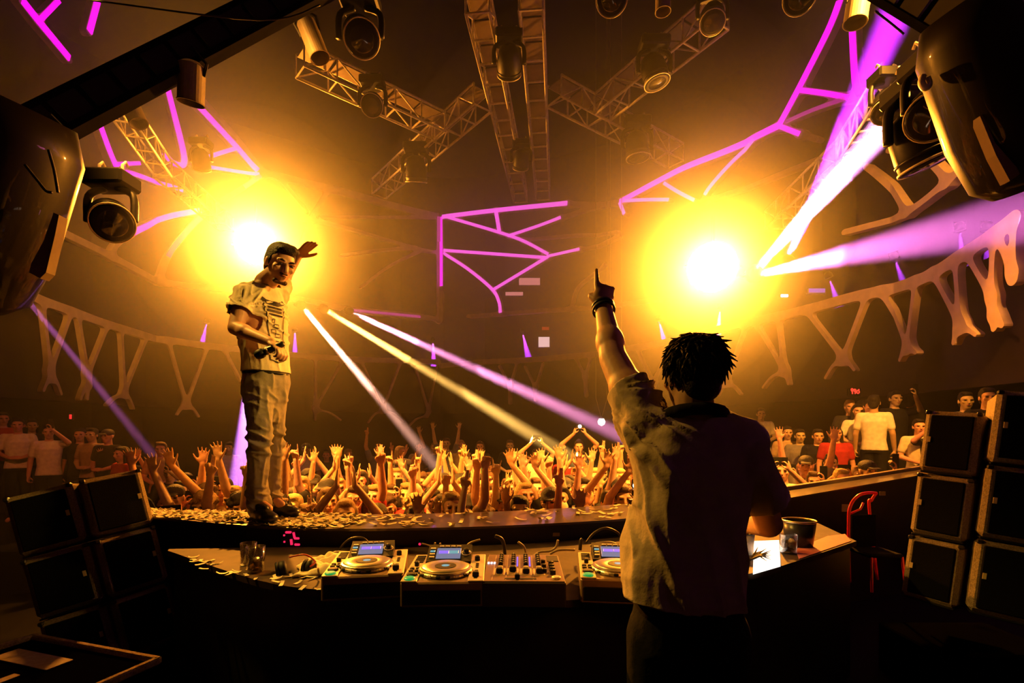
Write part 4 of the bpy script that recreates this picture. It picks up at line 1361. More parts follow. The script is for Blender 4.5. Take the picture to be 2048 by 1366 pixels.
for pts, Y, lab in cb:
    q = MB(); q.tube(smooth_curve([at(x, y, Y) for x, y in pts], 6), .006, 6)
    tag(q.build('cable', M_CABLE, smooth=True), lab, 'cable', 'cables hanging in the rig')


# --- beam lamps: a small lamp with its own narrow light
def beam_lamp(p, aim, energy, color, angle, size, label, blend=.25, lens=M_BEAMLENS, s=.5, group='narrow beam lamps'):
    p, aim = Vector(p), Vector(aim)
    d = (aim - p).normalized()
    r = thing('beam_lamp', label, 'stage lamp', p, group=group)
    mx = basis((0, 0, 0), d)
    q = MB(); q.lathe([(0, -.34 * s), (.10 * s, -.34 * s), (.17 * s, -.22 * s), (.18 * s, -.06 * s), (.15 * s, -.05 * s)], 20, mx); q.build('housing', M_HEAD, r, smooth=True)
    q = MB(); q.lathe([(.15 * s, -.07 * s), (.08 * s, -.055 * s), (0, -.05 * s)], 20, mx); q.build('lens', lens, r, smooth=True)
    q = MB(); q.tube([mx @ Vector((.19 * s, 0, -.15 * s)), mx @ Vector((.21 * s, 0, -.36 * s)), mx @ Vector((-.21 * s, 0, -.36 * s)), mx @ Vector((-.19 * s, 0, -.15 * s))], .02 * s, 6); q.build('yoke', M_HEAD, r)
    l = lamp_light('beam_light', 'SPOT', (0, 0, 0), energy, color, size=size, angle=angle, blend=blend)
    l.rotation_euler = d.to_track_quat('-Z', 'Y').to_euler()
    l.location = d * .02
    l.parent = r
    return r


BEAM = 6.2e6
PINKW = (1.0, 0.55, 0.75)
beam_lamp(at(604, 613, 13.5), at(836, 890, 9.6), BEAM * .55, (1.0, .45, .30), 1.5, .06, 'beam lamp beside the standing man sending the steepest pale beam', s=.7)
beam_lamp(at(650, 619, 14.0), at(1090, 885, 8.8), BEAM * .75, (1.0, .52, .10), 1.5, .06, 'beam lamp in the middle of three sending the yellow beam', s=.7)
beam_lamp(at(701, 623, 14.5), at(1245, 872, 8.6), BEAM * .75, (1.0, .30, .62), 1.5, .06, 'beam lamp of three sending the longest pink beam to the DJ arm', s=.7)
beam_lamp(at(35, 574, 8.4), at(310, 915, 9.2), BEAM * .22, (.75, .16, .60), 2.4, .04, 'beam lamp at the left photo edge sending a mauve beam down', s=.5)
beam_lamp(at(512, 640, 11.5), at(478, 1015, 7.2), BEAM * .32, (.72, .22, 1.0), 3.6, .03, 'lamp hidden behind the standing man sending a violet beam down', s=.5)
beam_lamp(at(1512, 541, 9.0), at(1835, 180, 5.0), BEAM * .60, (1.0, .34, .85), 4.6, .05, 'beam lamp at the right blinder sending the wide white pink beam', s=.8)
beam_lamp(at(1575, 520, 9.2), at(1795, 20, 5.0), BEAM * .60, (.62, .02, .95), 4.0, .05, 'beam lamp at the right blinder sending the saturated purple beam upward', s=.8)
beam_lamp(at(1520, 548, 9.0), at(2048, 432, 5.6), BEAM * .13, (1.0, .20, .75), 11, .05, 'beam lamp at the right blinder sending the broad pink fan sideways', s=.8, blend=.6)
MINI = [(413, 648, 405, 684, 13.6), (590, 664, 590, 700, 15.4), (1045, 665, 1057, 716, 17.0), (866, 683, 867, 716, 19.0), (1659, 558, 1672, 596, 10.0), (1791, 521, 1803, 556, 8.9), (1920, 464, 1923, 500, 7.4), (1974, 464, 1975, 486, 6.9), (1318, 642, 1330, 688, 13.6), (1440, 621, 1437, 658, 12.0)]
MLAB = ['above the balcony left of the standing man', 'just right of the standing man hip', 'with the widest violet cone in the hall middle', 'faint and tiny near the hall corner', 'nearest right of the right blinder', 'second from the right blinder along the balcony', 'over the steep end of the balcony at right', 'small and close to the right photo edge', 'pale between the raised hand and DJ head', 'pale directly above the DJ head']
for (x0, y0, x1, y1, Y), ml in zip(MINI, MLAB):
    Y = (wall_sz(x0, y0).y - EYE) * F_PX / (HORIZON - y0) + .75
    beam_lamp(at(x0, y0, Y), at(x1, y1, Y), 240000 * (Y / 12) ** 2, (.55, .05, 1.0), 16, .015, 'small violet downlight ' + ml, lens=M_PURPLELENS, s=.42, group='violet downlights along the balcony', blend=.2)


# --- small lit things on the far wall
def wall_quad(name, x0, y0, x1, y1, Y, mm, label, cat, th=.05, group=None):
    a, b = at(x0, y0, Y), at(x1, y1, Y)
    r = thing(name, label, cat, (a + b) / 2, group=group)
    w, h = abs(b.x - a.x), abs(a.z - b.z)
    q = MB(); q.box((0, th / 2 + .01, 0), (w + .06, th, h + .06), bev=.01); q.build('casing', M_HEAD, r)
    q = MB(); q.box((0, 0, 0), (w, .02, h), bev=.004); q.build('screen', mm, r)
    return r


M_TV = mat('warm_screen', (0.1, 0.05, 0.05), rough=0.4, emit=(1.0, 0.32, 0.30), strength=.55, noise=.4, nscale=6)
wall_quad('wall_screen', 1038, 556, 1080, 570, 18.2, M_TV, 'wide dim pink screen high under the pink lattice', 'screen', group='dim screens on the upper level')
wall_quad('wall_screen', 1011, 584, 1046, 591, 18.6, M_TV, 'narrow dim pink screen just below the wide one', 'screen', group='dim screens on the upper level')
wall_quad('wall_screen', 1077, 674, 1099, 694, 17.6, mat('pale_screen', (0.1, 0.1, 0.1), rough=0.4, emit=(1.0, 0.62, 0.60), strength=.9), 'bright small screen above the balcony right of the violet cone', 'screen', group='dim screens on the upper level')
wall_quad('wall_screen', 1084, 654, 1098, 660, 17.6, mat('red_sign', (0.1, 0.0, 0.0), rough=0.4, emit=(0.8, 0.06, 0.02), strength=.35), 'dim red lit sign over the bright small screen', 'sign', group='dim screens on the upper level')
wall_quad('wall_screen', 1562, 589, 1576, 594, 11.2, M_PURPLELENS, 'tiny violet lit bar right of the right blinder', 'light', group='violet lit bars')
wall_quad('wall_screen', 1618, 577, 1650, 585, 10.6, mat('dim_violet_bar', (0.1, 0.0, 0.2), rough=0.4, emit=(0.22, 0.12, 0.8), strength=.6), 'dim blue violet bar beside the first violet downlight', 'light', group='violet lit bars')
wall_quad('exit_light', 139, 829, 143, 838, 9.8, mat('red_exit', (0.2, 0.0, 0.0), rough=0.4, emit=(1.0, 0.03, 0.03), strength=1.0), 'small red light on the dark wall over the left onlookers', 'light')

sg = thing('neon_sign', 'small red glowing sign of three rounded glyphs above the white tee man', 'sign', at(1711, 784, 8.55))


def glyph(pts, r_=.010):
    q = MB(); q.tube(smooth_curve([Vector(((x - 1711) / F_PX * 8.55, 0, -(y - 784) / F_PX * 8.55)) for x, y in pts], 5), r_, 6); q.build('glyph', mat('red_neon', (0.3, 0.0, 0.0), rough=0.4, emit=(1.0, 0.05, 0.03), strength=1.3), sg, smooth=True)


glyph([(1705, 788), (1704.6, 783), (1703, 781), (1702.6, 778.5), (1704.5, 777.5), (1706, 779), (1705.4, 781.5), (1704.6, 783)])
glyph([(1710.4, 788), (1710, 783.5), (1708.4, 782), (1708, 779.5), (1710, 778.6), (1711.5, 780), (1711, 782.5), (1710, 783.5)])
glyph([(1716.3, 780.5), (1714, 782), (1713.6, 785), (1715.5, 786.6), (1718, 785.6), (1718.3, 782.6), (1716.3, 780.5), (1718.5, 778.8)])
q = MB(); q.box((0, .04, 0), (.22, .04, .13), bev=.01); q.build('backing_board', M_MATTE, sg)

for x, y, s, lab in ((1203, 843, 1.0, 'bright white pendant lamp hanging on wires beside the DJ arm'), (1232, 847, .6, 'smaller white pendant lamp touching the DJ sleeve')):
    r = thing('pendant_lamp', lab, 'lamp', at(x, y, 11.0), group='white pendant lamps')
    q = MB(); q.lathe([(0, -.10 * s), (.07 * s, -.06 * s), (.085 * s, 0), (.05 * s, .07 * s), (.02 * s, .09 * s), (0, .09 * s)], 16); q.build('bulb', mat('white_bulb', (0.8, 0.8, 0.8), rough=0.4, emit=(1.0, 0.85, 0.8), strength=2.0), r, smooth=True)
    q = MB(); q.lathe([(.055 * s, .06 * s), (.04 * s, .12 * s), (0, .13 * s)], 12); q.build('cap', M_HEAD, r)
    for dx in (-.06, .06):
        q = MB(); q.tube([(dx * .3, 0, .12 * s), (dx * 2, 0, .50), (dx * 2, 0, CEIL_Z - at(x, y, 11.0).z)], .006, 5); q.build('wire', M_CABLEG, r)
# ------------------------------------------------------------------ people: bodies grown as one smooth skin from overlapping forms
from mathutils import noise as mnoise
from mathutils.bvhtree import BVHTree

M_SKIN = mat('skin', (0.62, 0.36, 0.24), rough=0.5, noise=0.10, nscale=25, objcolor=True)
M_CLOTH = mat('fabric', (0.5, 0.5, 0.5), rough=0.9, spec=0.2, noise=0.12, nscale=18, bump=0.25, bscale=22, objcolor=True)
M_HAIR = mat('hair', (0.03, 0.02, 0.015), rough=0.6, spec=0.25, noise=0.3, nscale=60, bump=0.5, bscale=120, objcolor=True)
M_EYE = mat('eye_dark', (0.02, 0.015, 0.012), rough=0.2)
M_LIP = mat('lip', (0.35, 0.10, 0.08), rough=0.45)


def ell(c, r, rot=None, n=12):
    """ellipsoid form"""
    V, F_ = [], []
    c = Vector(c)
    for i in range(n + 1):
        th = math.pi * i / n
        for k in range(n * 2):
            ph = math.pi * k / n
            p = Vector((math.sin(th) * math.cos(ph) * r[0], math.sin(th) * math.sin(ph) * r[1], math.cos(th) * r[2]))
            if rot is not None:
                p = rot @ p
            V.append(c + p)
    m_ = n * 2
    for i in range(n):
        for k in range(m_):
            a, b = i * m_ + k, i * m_ + (k + 1) % m_
            F_.append((a, a + m_, b + m_, b))
    return V, F_


def cap(p, q, r0, r1, seg=14):
    """tapered limb with round ends"""
    p, q = Vector(p), Vector(q)
    d = (q - p)
    L = d.length
    d = d.normalized() if L > 1e-6 else Vector((0, 0, 1))
    pts, rs = [], []
    for t in (1.0, .92, .72, .4, 0):
        pts.append(p - d * r0 * t); rs.append(max(.0012, r0 * math.sqrt(max(0, 1 - t * t))))
    for t in (0, .4, .72, .92, 1.0):
        pts.append(q + d * r1 * t); rs.append(max(.0012, r1 * math.sqrt(max(0, 1 - t * t))))
    mb = MB(); mb.tube(pts, rs, seg)
    return mb.v, mb.f


def loft(rings, seg=24):
    """rings: (centre, right vector, forward vector) with lengths as half widths"""
    V, F_ = [], []
    for c, u, w in rings:
        for k in range(seg):
            t = 2 * math.pi * k / seg
            ct, st = math.cos(t), math.sin(t)
            e = 0.82     # slightly squared cross section
            V.append(Vector(c) + Vector(u) * math.copysign(abs(ct) ** e, ct) + Vector(w) * math.copysign(abs(st) ** e, st))
    n = len(rings)
    for i in range(n - 1):
        for k in range(seg):
            k2 = (k + 1) % seg
            F_.append((i * seg + k, i * seg + k2, (i + 1) * seg + k2, (i + 1) * seg + k))
    F_.append(tuple(range(seg))[::-1])
    F_.append(tuple((n - 1) * seg + k for k in range(seg)))
    return V, F_


def blob(forms, voxel, smooth=4, name='body'):
    mb = MB()
    for V, F_ in forms:
        mb.add(V, F_)
    me = mb.mesh(name)
    bm = bmesh.new(); bm.from_mesh(me); bmesh.ops.recalc_face_normals(bm, faces=bm.faces); bm.to_mesh(me); bm.free()
    o = bpy.data.objects.new('tmp', me)
    COL.objects.link(o)
    r = o.modifiers.new('remesh', 'REMESH'); r.mode = 'VOXEL'; r.voxel_size = voxel; r.use_smooth_shade = True
    if smooth:
        s = o.modifiers.new('smooth', 'SMOOTH'); s.factor = .5; s.iterations = smooth
    dg = bpy.context.evaluated_depsgraph_get()
    out = bpy.data.meshes.new_from_object(o.evaluated_get(dg))
    out.name = name
    bpy.data.objects.remove(o); bpy.data.meshes.remove(me)
    out.polygons.foreach_set('use_smooth', [True] * len(out.polygons))
    return out


def head_forms(c, f, up, s=1.0):
    """head about its centre c, looking along f"""
    f = Vector(f).normalized()
    up = Vector(up); up = (up - f * up.dot(f)).normalized()
    rt = f.cross(up)
    R = Matrix((rt, f, up)).transposed()
    P = lambda x, y, z: Vector(c) + R @ (Vector((x, y, z)) * s)
    S = lambda a, b, cc: (a * s, b * s, cc * s)
    fm = [ell(P(0, -.012, .030), S(.076, .096, .090), R), ell(P(0, .022, -.030), S(.062, .070, .080), R), ell(P(0, .040, -.078), S(.040, .046, .036), R),
          cap(P(0, .088, .022), P(0, .106, -.022), .010 * s, .016 * s, 10), ell(P(-.033, .080, .030), S(.026, .016, .012), R), ell(P(.033, .080, .030), S(.026, .016, .012), R),
          ell(P(0, .088, -.058), S(.024, .014, .010), R), ell(P(-.042, .062, -.012), S(.024, .024, .020), R), ell(P(.042, .062, -.012), S(.024, .024, .020), R)]
    for sx in (-1, 1):
        fm.append(ell(P(sx * .078, -.006, -.006), S(.011, .020, .032), R))
    return fm, P, R


def hand_forms(w, d, n, pose, side, s=1.0, fat=1.0):
    """hand at wrist w, fingers along d, palm facing n; side +1 when the thumb lies along d x n"""
    d = Vector(d).normalized(); n = Vector(n); n = (n - d * n.dot(d)).normalized()
    t = d.cross(n) * side
    R = Matrix((t, n, d)).transposed()
    P = lambda a, b, c: Vector(w) + t * a * s + n * b * s + d * c * s
    fm = [ell(P(0, 0, .045), (.042 * s, .018 * s, .055 * s), R), ell(P(0, .002, .012), (.030 * s, .019 * s, .03 * s), R), ell(P(0, 0, .072), (.043 * s, .015 * s, .025 * s), R), ell(P(.026, .008, .035), (.018 * s, .016 * s, .032 * s), R)]
    lens = (.072, .080, .074, .058)
    for k in range(4):
        a = .033 - k * .0215
        spread = {'open': .20, 'flat': .03, 'point': .05, 'fist': .02, 'horns': .12, 'hold': .06, 'two': .1}[pose] * (1.5 - k)
        curl = {'open': (.05, .12), 'flat': (.05, .08), 'point': (1.5, 1.7), 'fist': (1.5, 1.7), 'horns': (1.5, 1.7), 'hold': (.75, .9), 'two': (1.5, 1.7)}[pose]
        if (pose == 'point' and k == 0) or (pose == 'horns' and k in (0, 3)) or (pose == 'two' and k in (0, 1)):
            curl = (.05, .08)
        base = P(a, 0, .086)
        ang = 0.0
        cur = base
        for j, fr in enumerate((.42, .33, .25)):
            ang += curl[0] * (.75 if j == 0 else 1) if j == 0 else curl[1]
            dirv = (d * math.cos(ang) + n * math.sin(ang)).normalized()
            dirv = (dirv + t * math.sin(spread)).normalized()
            nxt = cur + dirv * lens[k] * fr * s * 1.05
            fm.append(cap(cur, nxt, (.0098 - .0008 * j) * s * fat, (.0092 - .001 * j) * s * fat, 10))
            cur = nxt
    th0 = P(.030, .008, .022)
    if pose in ('open', 'flat'):
        th = [P(.056, .012, .048), P(.074, .014, .072), P(.084, .014, .092)]
    elif pose == 'hold':
        th = [P(.048, .026, .045), P(.046, .044, .066), P(.034, .056, .080)]
    else:
        th = [P(.046, .022, .046), P(.036, .038, .064), P(.014, .044, .076)]
    cur = th0
    for j, nx in enumerate(th):
        fm.append(cap(cur, nx, (.0125 - .0015 * j) * s * fat, (.0115 - .0015 * j) * s * fat, 10)); cur = nx
    return fm


def hair_shell(c, f, up, s, style, seed=1, voxel=.008):
    f = Vector(f).normalized(); up = Vector(up); up = (up - f * up.dot(f)).normalized(); rt = f.cross(up)
    R = Matrix((rt, f, up)).transposed()
    P = lambda x, y, z: Vector(c) + R @ (Vector((x, y, z)) * s)
    S = lambda a, b, cc: (a * s, b * s, cc * s)
    rr = random.Random(seed)
    fm = [ell(P(0, -.024, .050), S(.082, .096, .082), R), ell(P(0, -.052, .004), S(.078, .060, .072), R), ell(P(0, .030, .095), S(.062, .056, .034), R)]
    if style in ('short', 'bun', 'crop'):
        fm += [ell(P(0, -.062, -.035), S(.066, .046, .060), R)] + [ell(P(sx * .070, -.022, .018), S(.013, .048, .050), R) for sx in (-1, 1)]
    if style == 'short':
        for k in range(10):
            a = rr.uniform(-1, 1)
            fm.append(ell(P(.05 * a, .045 * rr.uniform(-.6, 1.2), .108 + rr.uniform(-.01, .012)), S(.026, .03, .018), R))
    elif style == 'long':
        fm += [cap(P(-.072, -.02, .03), P(-.088, .0, -.17), .030 * s, .026 * s), cap(P(.072, -.02, .03), P(.088, .0, -.17), .030 * s, .026 * s), loft([(P(0, -.06, .06), R @ Vector((.085 * s, 0, 0)), R @ Vector((0, .05 * s, 0))), (P(0, -.07, -.06), R @ Vector((.095 * s, 0, 0)), R @ Vector((0, .04 * s, 0))), (P(0, -.07, -.20), R @ Vector((.09 * s, 0, 0)), R @ Vector((0, .03 * s, 0)))])]
    elif style == 'bun':
        fm += [ell(P(0, -.10, .10), S(.045, .045, .045), R)]
    elif style == 'cap':
        fm = [ell(P(0, -.008, .055), S(.086, .106, .076), R), loft([(P(0, .075, .055), R @ Vector((.070 * s, 0, 0)), R @ Vector((0, .05 * s, 0))), (P(0, .13, .046), R @ Vector((.058 * s, 0, 0)), R @ Vector((0, .045 * s, 0))), (P(0, .135, .036), R @ Vector((.058 * s, 0, 0)), R @ Vector((0, .045 * s, 0)))])]
    elif style == 'curly':
        for k in range(46):
            th, ph = rr.uniform(0, 1.75), rr.uniform(0, 6.28)
            q = Vector((math.sin(th) * math.cos(ph) * .088, math.sin(th) * math.sin(ph) * .10 - .022, math.cos(th) * .095 + .045))
            if q.y > .05 and q.z < .06:
                continue
            fm.append(ell(P(*q), S(.024, .024, .024), R, 6))
    return blob(fm, voxel * s, 3, 'hair')


def ridge(x, y, z, p=4):
    """fold profile: narrow ridges between wide soft valleys, 0..1"""
    return (1 - min(1, abs(mnoise.noise(Vector((x, y, z)))) * 2.2)) ** p


def set_color(o, c):
    o.color = (c[0], c[1], c[2], 1)
    return o
# ------------------------------------------------------------------ the DJ, seen from behind
def displace(me, fn):
    co = np.empty(len(me.vertices) * 3); me.vertices.foreach_get('co', co)
    no = np.empty(len(me.vertices) * 3); me.vertex_normals.foreach_get('vector', no)
    co = co.reshape(-1, 3); no = no.reshape(-1, 3)
    d = np.array([fn(Vector(p), Vector(n)) for p, n in zip(co, no)])
    co += no * d[:, None]
    me.vertices.foreach_set('co', co.ravel()); me.update()


def cut(me, cuts):
    """open a garment: each cut (point, normal, centre or None, radius) removes what lies beyond the plane near the centre"""
    bm = bmesh.new(); bm.from_mesh(me)
    for p, n, c, rad in cuts:
        p, n = Vector(p), Vector(n).normalized()
        if c is None:
            fs = bm.faces[:]
        else:
            c = Vector(c); fs = [f for f in bm.faces if (f.calc_center_median() - c).length < rad]
        ge = list({e for f in fs for e in f.edges}) + list({v for f in fs for v in f.verts}) + fs
        bmesh.ops.bisect_plane(bm, geom=ge, plane_co=p, plane_no=n)
        dead = [f for f in bm.faces if (f.calc_center_median() - p).dot(n) > 0 and (c is None or (f.calc_center_median() - c).length < rad * 1.02)]
        bmesh.ops.delete(bm, geom=dead, context='FACES')
    bm.to_mesh(me); bm.free()
    for pl in me.polygons:
        pl.use_smooth = True
    me.update()
    return me


SKIN1, SKIN2 = (0.60, 0.34, 0.22), (0.56, 0.31, 0.20)

dj_c = at(1383, 756, 1.60)
dj_f = Vector((-.22, .96, -.12))
dj_sl, dj_sr = at(1292, 852, 1.63), at(1492, 884, 1.57)
dj_el, dj_wl = at(1226, 716, 1.80), at(1206, 612, 1.97)
dj_er, dj_wr = at(1537, 1048, 1.67), at(1500, 1052, 1.90)
nb = at(1388, 838, 1.585)
pelv = at(1376, 1235, 1.60)
rt = Vector((.98, .16, -.06))
fw = Vector((-.16, .98, 0))
fm, _, _ = head_forms(dj_c, dj_f, (0.05, 0, 1), 0.94)
fm += [cap(dj_c - Vector((0, .02, .06)), nb, .058, .066),
       loft([(pelv, rt * .155, fw * .11), (at(1380, 1120, 1.60), rt * .142, fw * .10), (at(1384, 1000, 1.60), rt * .155, fw * .11), (at(1388, 910, 1.60), rt * .172, fw * .11), (at(1390, 860, 1.595), rt * .135, fw * .075), (nb, rt * .065, fw * .06)]),
       cap(dj_sl, dj_el, .066, .050), ell(dj_sl.lerp(dj_el, .5), (.064, .064, .10), (dj_el - dj_sl).to_track_quat('Z', 'X').to_matrix()), cap(dj_el, dj_wl, .050, .032), ell(dj_el.lerp(dj_wl, .28), (.053, .053, .08), (dj_wl - dj_el).to_track_quat('Z', 'X').to_matrix()),
       cap(dj_sr, dj_er, .058, .042), cap(dj_er, dj_wr, .045, .030)]
fm += hand_forms(dj_wl, (at(1212, 545, 2.02) - dj_wl), (-.12, 1, .2), 'point', 1, 1.0, 1.22)
fm += hand_forms(dj_wr, (at(1470, 1045, 1.96) - dj_wr), (-.3, .3, -1), 'hold', -1, 1.0, 1.15)
hipL, hipR = pelv + Vector((-.09, 0, -.05)), pelv + Vector((.09, 0, -.05))
for hp_, sx in ((hipL, -1), (hipR, 1)):
    kn = hp_ + Vector((sx * .02, .02, -.42)); an = Vector((kn.x + sx * .01, kn.y - .02, .08))
    fm += [cap(hp_, kn, .085, .055), cap(kn, an, .055, .038), cap(an + Vector((0, -.02, -.03)), an + Vector((0, .14, -.045)), .038, .032)]
dj = link('person', blob(fm, .0065, 4, 'person'), M_SKIN)
set_color(dj, SKIN1)
tag(dj, 'DJ seen from behind at the mixer, loose tee, one arm raised pointing up', 'person')

# hair: cap plus messy tufts
hm = hair_shell(dj_c, dj_f, (0.05, 0, 1), 0.92, 'short', 5, .006)
hv = MB()
hv.v = [tuple(v.co) for v in hm.vertices]; hv.f = [tuple(p.vertices) for p in hm.polygons]
rr = random.Random(11)
R = Matrix(((Vector((dj_f.y, -dj_f.x, 0)).normalized()), dj_f.normalized(), Vector((0, 0, 1)))).transposed()
for k in range(620):
    th, ph = rr.uniform(.05, 2.2), rr.uniform(0, 6.28)
    q = Vector((math.sin(th) * math.cos(ph) * .082, math.sin(th) * math.sin(ph) * .094 - .022, math.cos(th) * .086 + .046)) * 0.90
    if q.y > .05 and q.z < .08 or q.z < -.085:
        continue
    p = dj_c + R @ q
    nrm = (R @ (q - Vector((0, -.02, .03)))).normalized()
    flow = Vector((rr.uniform(-.55, .55), rr.uniform(-.3, .3), -1.0 + (.7 if nrm.z > .75 else 0)))
    flow = (flow - nrm * flow.dot(nrm)).normalized()
    L = rr.uniform(.035, .07)
    lift = rr.uniform(.002, .010) + (.012 if rr.random() < .10 else 0)
    hv.tube([p - nrm * .008, p + flow * L * .5 + nrm * .006, p + flow * L + nrm * (lift - .004)], [.0075, .006, .0012], 5)
hair = hv.build('hair', M_HAIR, dj, smooth=True); set_color(hair, (.020, .012, .008))
bpy.data.meshes.remove(hm)

# loose tee: torso, sleeves, a tail hanging at the left
dr = rt
sf = [loft([(at(1366, 1222, 1.60), dr * .180, fw * .135), (at(1368, 1150, 1.60), dr * .180, fw * .135), (at(1376, 1060, 1.60), dr * .166, fw * .128), (at(1382, 980, 1.60), dr * .172, fw * .132), (at(1388, 910, 1.60), dr * .192, fw * .130), (at(1390, 870, 1.60), dr * .168, fw * .105), (at(1390, 842, 1.595), dr * .085, fw * .075)]),
      cap(dj_sl + Vector((.03, 0, -.03)), dj_sl.lerp(dj_el, .50), .098, .080), cap(dj_sl + Vector((.03, 0, -.10)), dj_sl.lerp(dj_el, .40) + Vector((.0, 0, -.04)), .085, .068), cap(dj_sl + Vector((.04, 0, -.04)), at(1330, 1010, 1.60), .09, .10),
      cap(dj_sr - Vector((.02, 0, .01)), dj_sr.lerp(dj_er, .70), .082, .080), cap(nb + Vector((-.02, 0, -.02)), dj_sl, .065, .080), cap(nb + Vector((.02, 0, -.02)), dj_sr, .065, .075),
      loft([(at(1292, 1020, 1.62), dr * .05, fw * .07), (at(1290, 1090, 1.62), dr * .07, fw * .09), (at(1290, 1165, 1.62), dr * .062, fw * .10)])]
sme = blob(sf, .0075, 5, 'shirt')
A = at(1205, 775, 1.6)


def dj_folds(p, n):
    q = p - A
    ang = math.atan2(q.z, q.x)
    dist = math.hypot(q.x, q.z)
    left = max(0, min(1, (.66 - p.x) / .22))
    fold = (ridge(ang * 5.5, dist * 1.6, p.y * 2.0, 3) - .25) * .030 * left * max(0, min(1, (dist - .06) / .16)) * max(0, 1 - dist / .72)
    vert = (ridge(p.x * 13 + p.z * 3, p.z * 2.2, p.y * 6 + 5, 3) - .25) * .016 * max(0, min(1, (1.48 - p.z) / .25))
    slub = mnoise.noise(Vector((p.x * 16, p.y * 16, p.z * 5))) * .010
    return fold + vert + slub


displace(sme, dj_folds)
sl_d = (dj_el - dj_sl).normalized(); sr_d = (dj_er - dj_sr).normalized()
cut(sme, [(at(1368, 1200, 1.60), Vector((-.10, 0, -1)), None, 0), (dj_sl.lerp(dj_el, .50), sl_d, dj_sl.lerp(dj_el, .62), .125), (dj_sr.lerp(dj_er, .72), sr_d, dj_sr.lerp(dj_er, .85), .12), (nb + Vector((0, 0, .004)), (0, 0, 1), nb + Vector((0, 0, .03)), .10)])
shirt = link('shirt', sme, M_CLOTH, dj)
md = shirt.modifiers.new('thickness', 'SOLIDIFY'); md.thickness = .004
set_color(shirt, (.50, .40, .29))
# dark collar
cm = blob([cap(nb + Vector((.085 * math.cos(t), .075 * math.sin(t), .012 - .018 * math.sin(t))), nb + Vector((.085 * math.cos(t + .4), .075 * math.sin(t + .4), .012 - .018 * math.sin(t + .4))), .020, .020, 10) for t in [k * .3927 for k in range(16)]], .006, 2, 'collar')
o = link('collar', cm, M_CLOTH, dj); set_color(o, (.012, .010, .010))
# trousers
tf = [loft([(pelv + Vector((0, 0, .05)), dr * .165, fw * .122), (pelv, dr * .172, fw * .13), (pelv + Vector((0, 0, -.10)), dr * .178, fw * .125)])]
for hp_, sx in ((hipL, -1), (hipR, 1)):
    kn = hp_ + Vector((sx * .02, .02, -.42)); an = Vector((kn.x + sx * .01, kn.y - .02, .10))
    tf += [cap(hp_, kn, .102, .075), cap(kn, an, .075, .062)]
o = link('trousers', blob(tf, .010, 4, 'trousers'), M_CLOTH, dj); set_color(o, (.004, .004, .005))
for hp_, sx in ((hipL, -1), (hipR, 1)):
    an = Vector((hp_.x + sx * .03, hp_.y, .06))
    o = link('shoe', blob([ell(an + Vector((0, .06, -.01)), (.048, .13, .045)), ell(an + Vector((0, -.02, .02)), (.044, .06, .05))], .008, 2, 'shoe'), M_RUBBER, dj)
wd = (dj_wl - dj_el).normalized()
for k, (off_, rd, mm) in enumerate(((-.004, .0375, M_SATIN), (-.024, .038, M_RUBBER))):
    q = MB(); q.lathe([(rd, -.008), (rd + .006, -.006), (rd + .006, .006), (rd, .008)], 24, basis(dj_wl + wd * off_, wd), close=True); q.build('wristband', mm, dj, smooth=True)

# ------------------------------------------------------------------ the standing man on the ledge
mf = Vector((.92, -.39, 0))                 # facing
mr = Vector((-.39, -.92, 0))                # his right hand side
hc = at(560, 529, 3.28)
hf = Vector((.66, -.62, -.40))
fm, HP, HR = head_forms(hc, hf, (.22, -.05, 1), 1.05)
nb2 = at(530, 566, 3.32)
sR, sL = at(489, 592, 3.21), at(553, 590, 3.46)
eR, wR = at(471, 656, 3.10), at(541, 684, 2.98)
eL, wL = at(574, 545, 3.72), at(597, 511, 3.76)
T = [(at(533, 770, 3.33), .150, .112), (at(530, 730, 3.33), .132, .102), (at(526, 690, 3.33), .138, .104), (at(520, 640, 3.33), .160, .116), (at(518, 600, 3.33), .168, .108), (at(522, 577, 3.33), .120, .075), (nb2, .060, .058)]
fm += [cap(hc + Vector((-.03, .01, -.05)), nb2, .058, .066), loft([(c, mr * a, mf * b) for c, a, b in T]),
       cap(sR, eR, .056, .044), cap(eR, wR, .045, .029), ell(eR.lerp(wR, .25), (.046, .046, .07), (wR - eR).to_track_quat('Z', 'X').to_matrix()), cap(sL, eL, .056, .044), cap(eL, wL, .045, .029)]
fm += hand_forms(wR, at(562, 700, 2.96) - wR, (-.45, .1, -.9), 'hold', 1, 1.0, 1.15)
fm += hand_forms(wL, at(628, 482, 3.70) - wL, (.45, -.3, -.8), 'flat', 1, 1.0, 1.2)
hips = [at(517, 770, 3.26), at(548, 770, 3.40)]
knees = [at(519, 880, 3.20), at(545, 880, 3.40)]
ank = [at(513, 1003, 3.25), at(540, 996, 3.42)]
for h_, k_, a_ in zip(hips, knees, ank):
    fm += [cap(h_, k_, .080, .054), cap(k_, a_, .056, .038), cap(a_, a_ + mf * .10 + Vector((0, 0, -.04)), .035, .03)]
man = link('person', blob(fm, .0062, 4, 'person'), M_SKIN)
set_color(man, SKIN2)
tag(man, 'man in printed cream tee standing on the ledge, head bowed, holding a microphone', 'person')
for sx in (-1, 1):
    q = MB(); V, F_ = ell((0, 0, 0), (.014, .007, .007), None, 8); q.add([HP(sx * .033, .086, .013) + HR @ Vector(v) for v in V], F_); q.build('eye', M_EYE, man, smooth=True)
    q = MB(); q.tube([HP(sx * .014, .094, .034), HP(sx * .034, .094, .040), HP(sx * .054, .082, .034)], [.004, .006, .003], 6); o = q.build('eyebrow', M_HAIR, man, smooth=True); set_color(o, (.02, .012, .008))
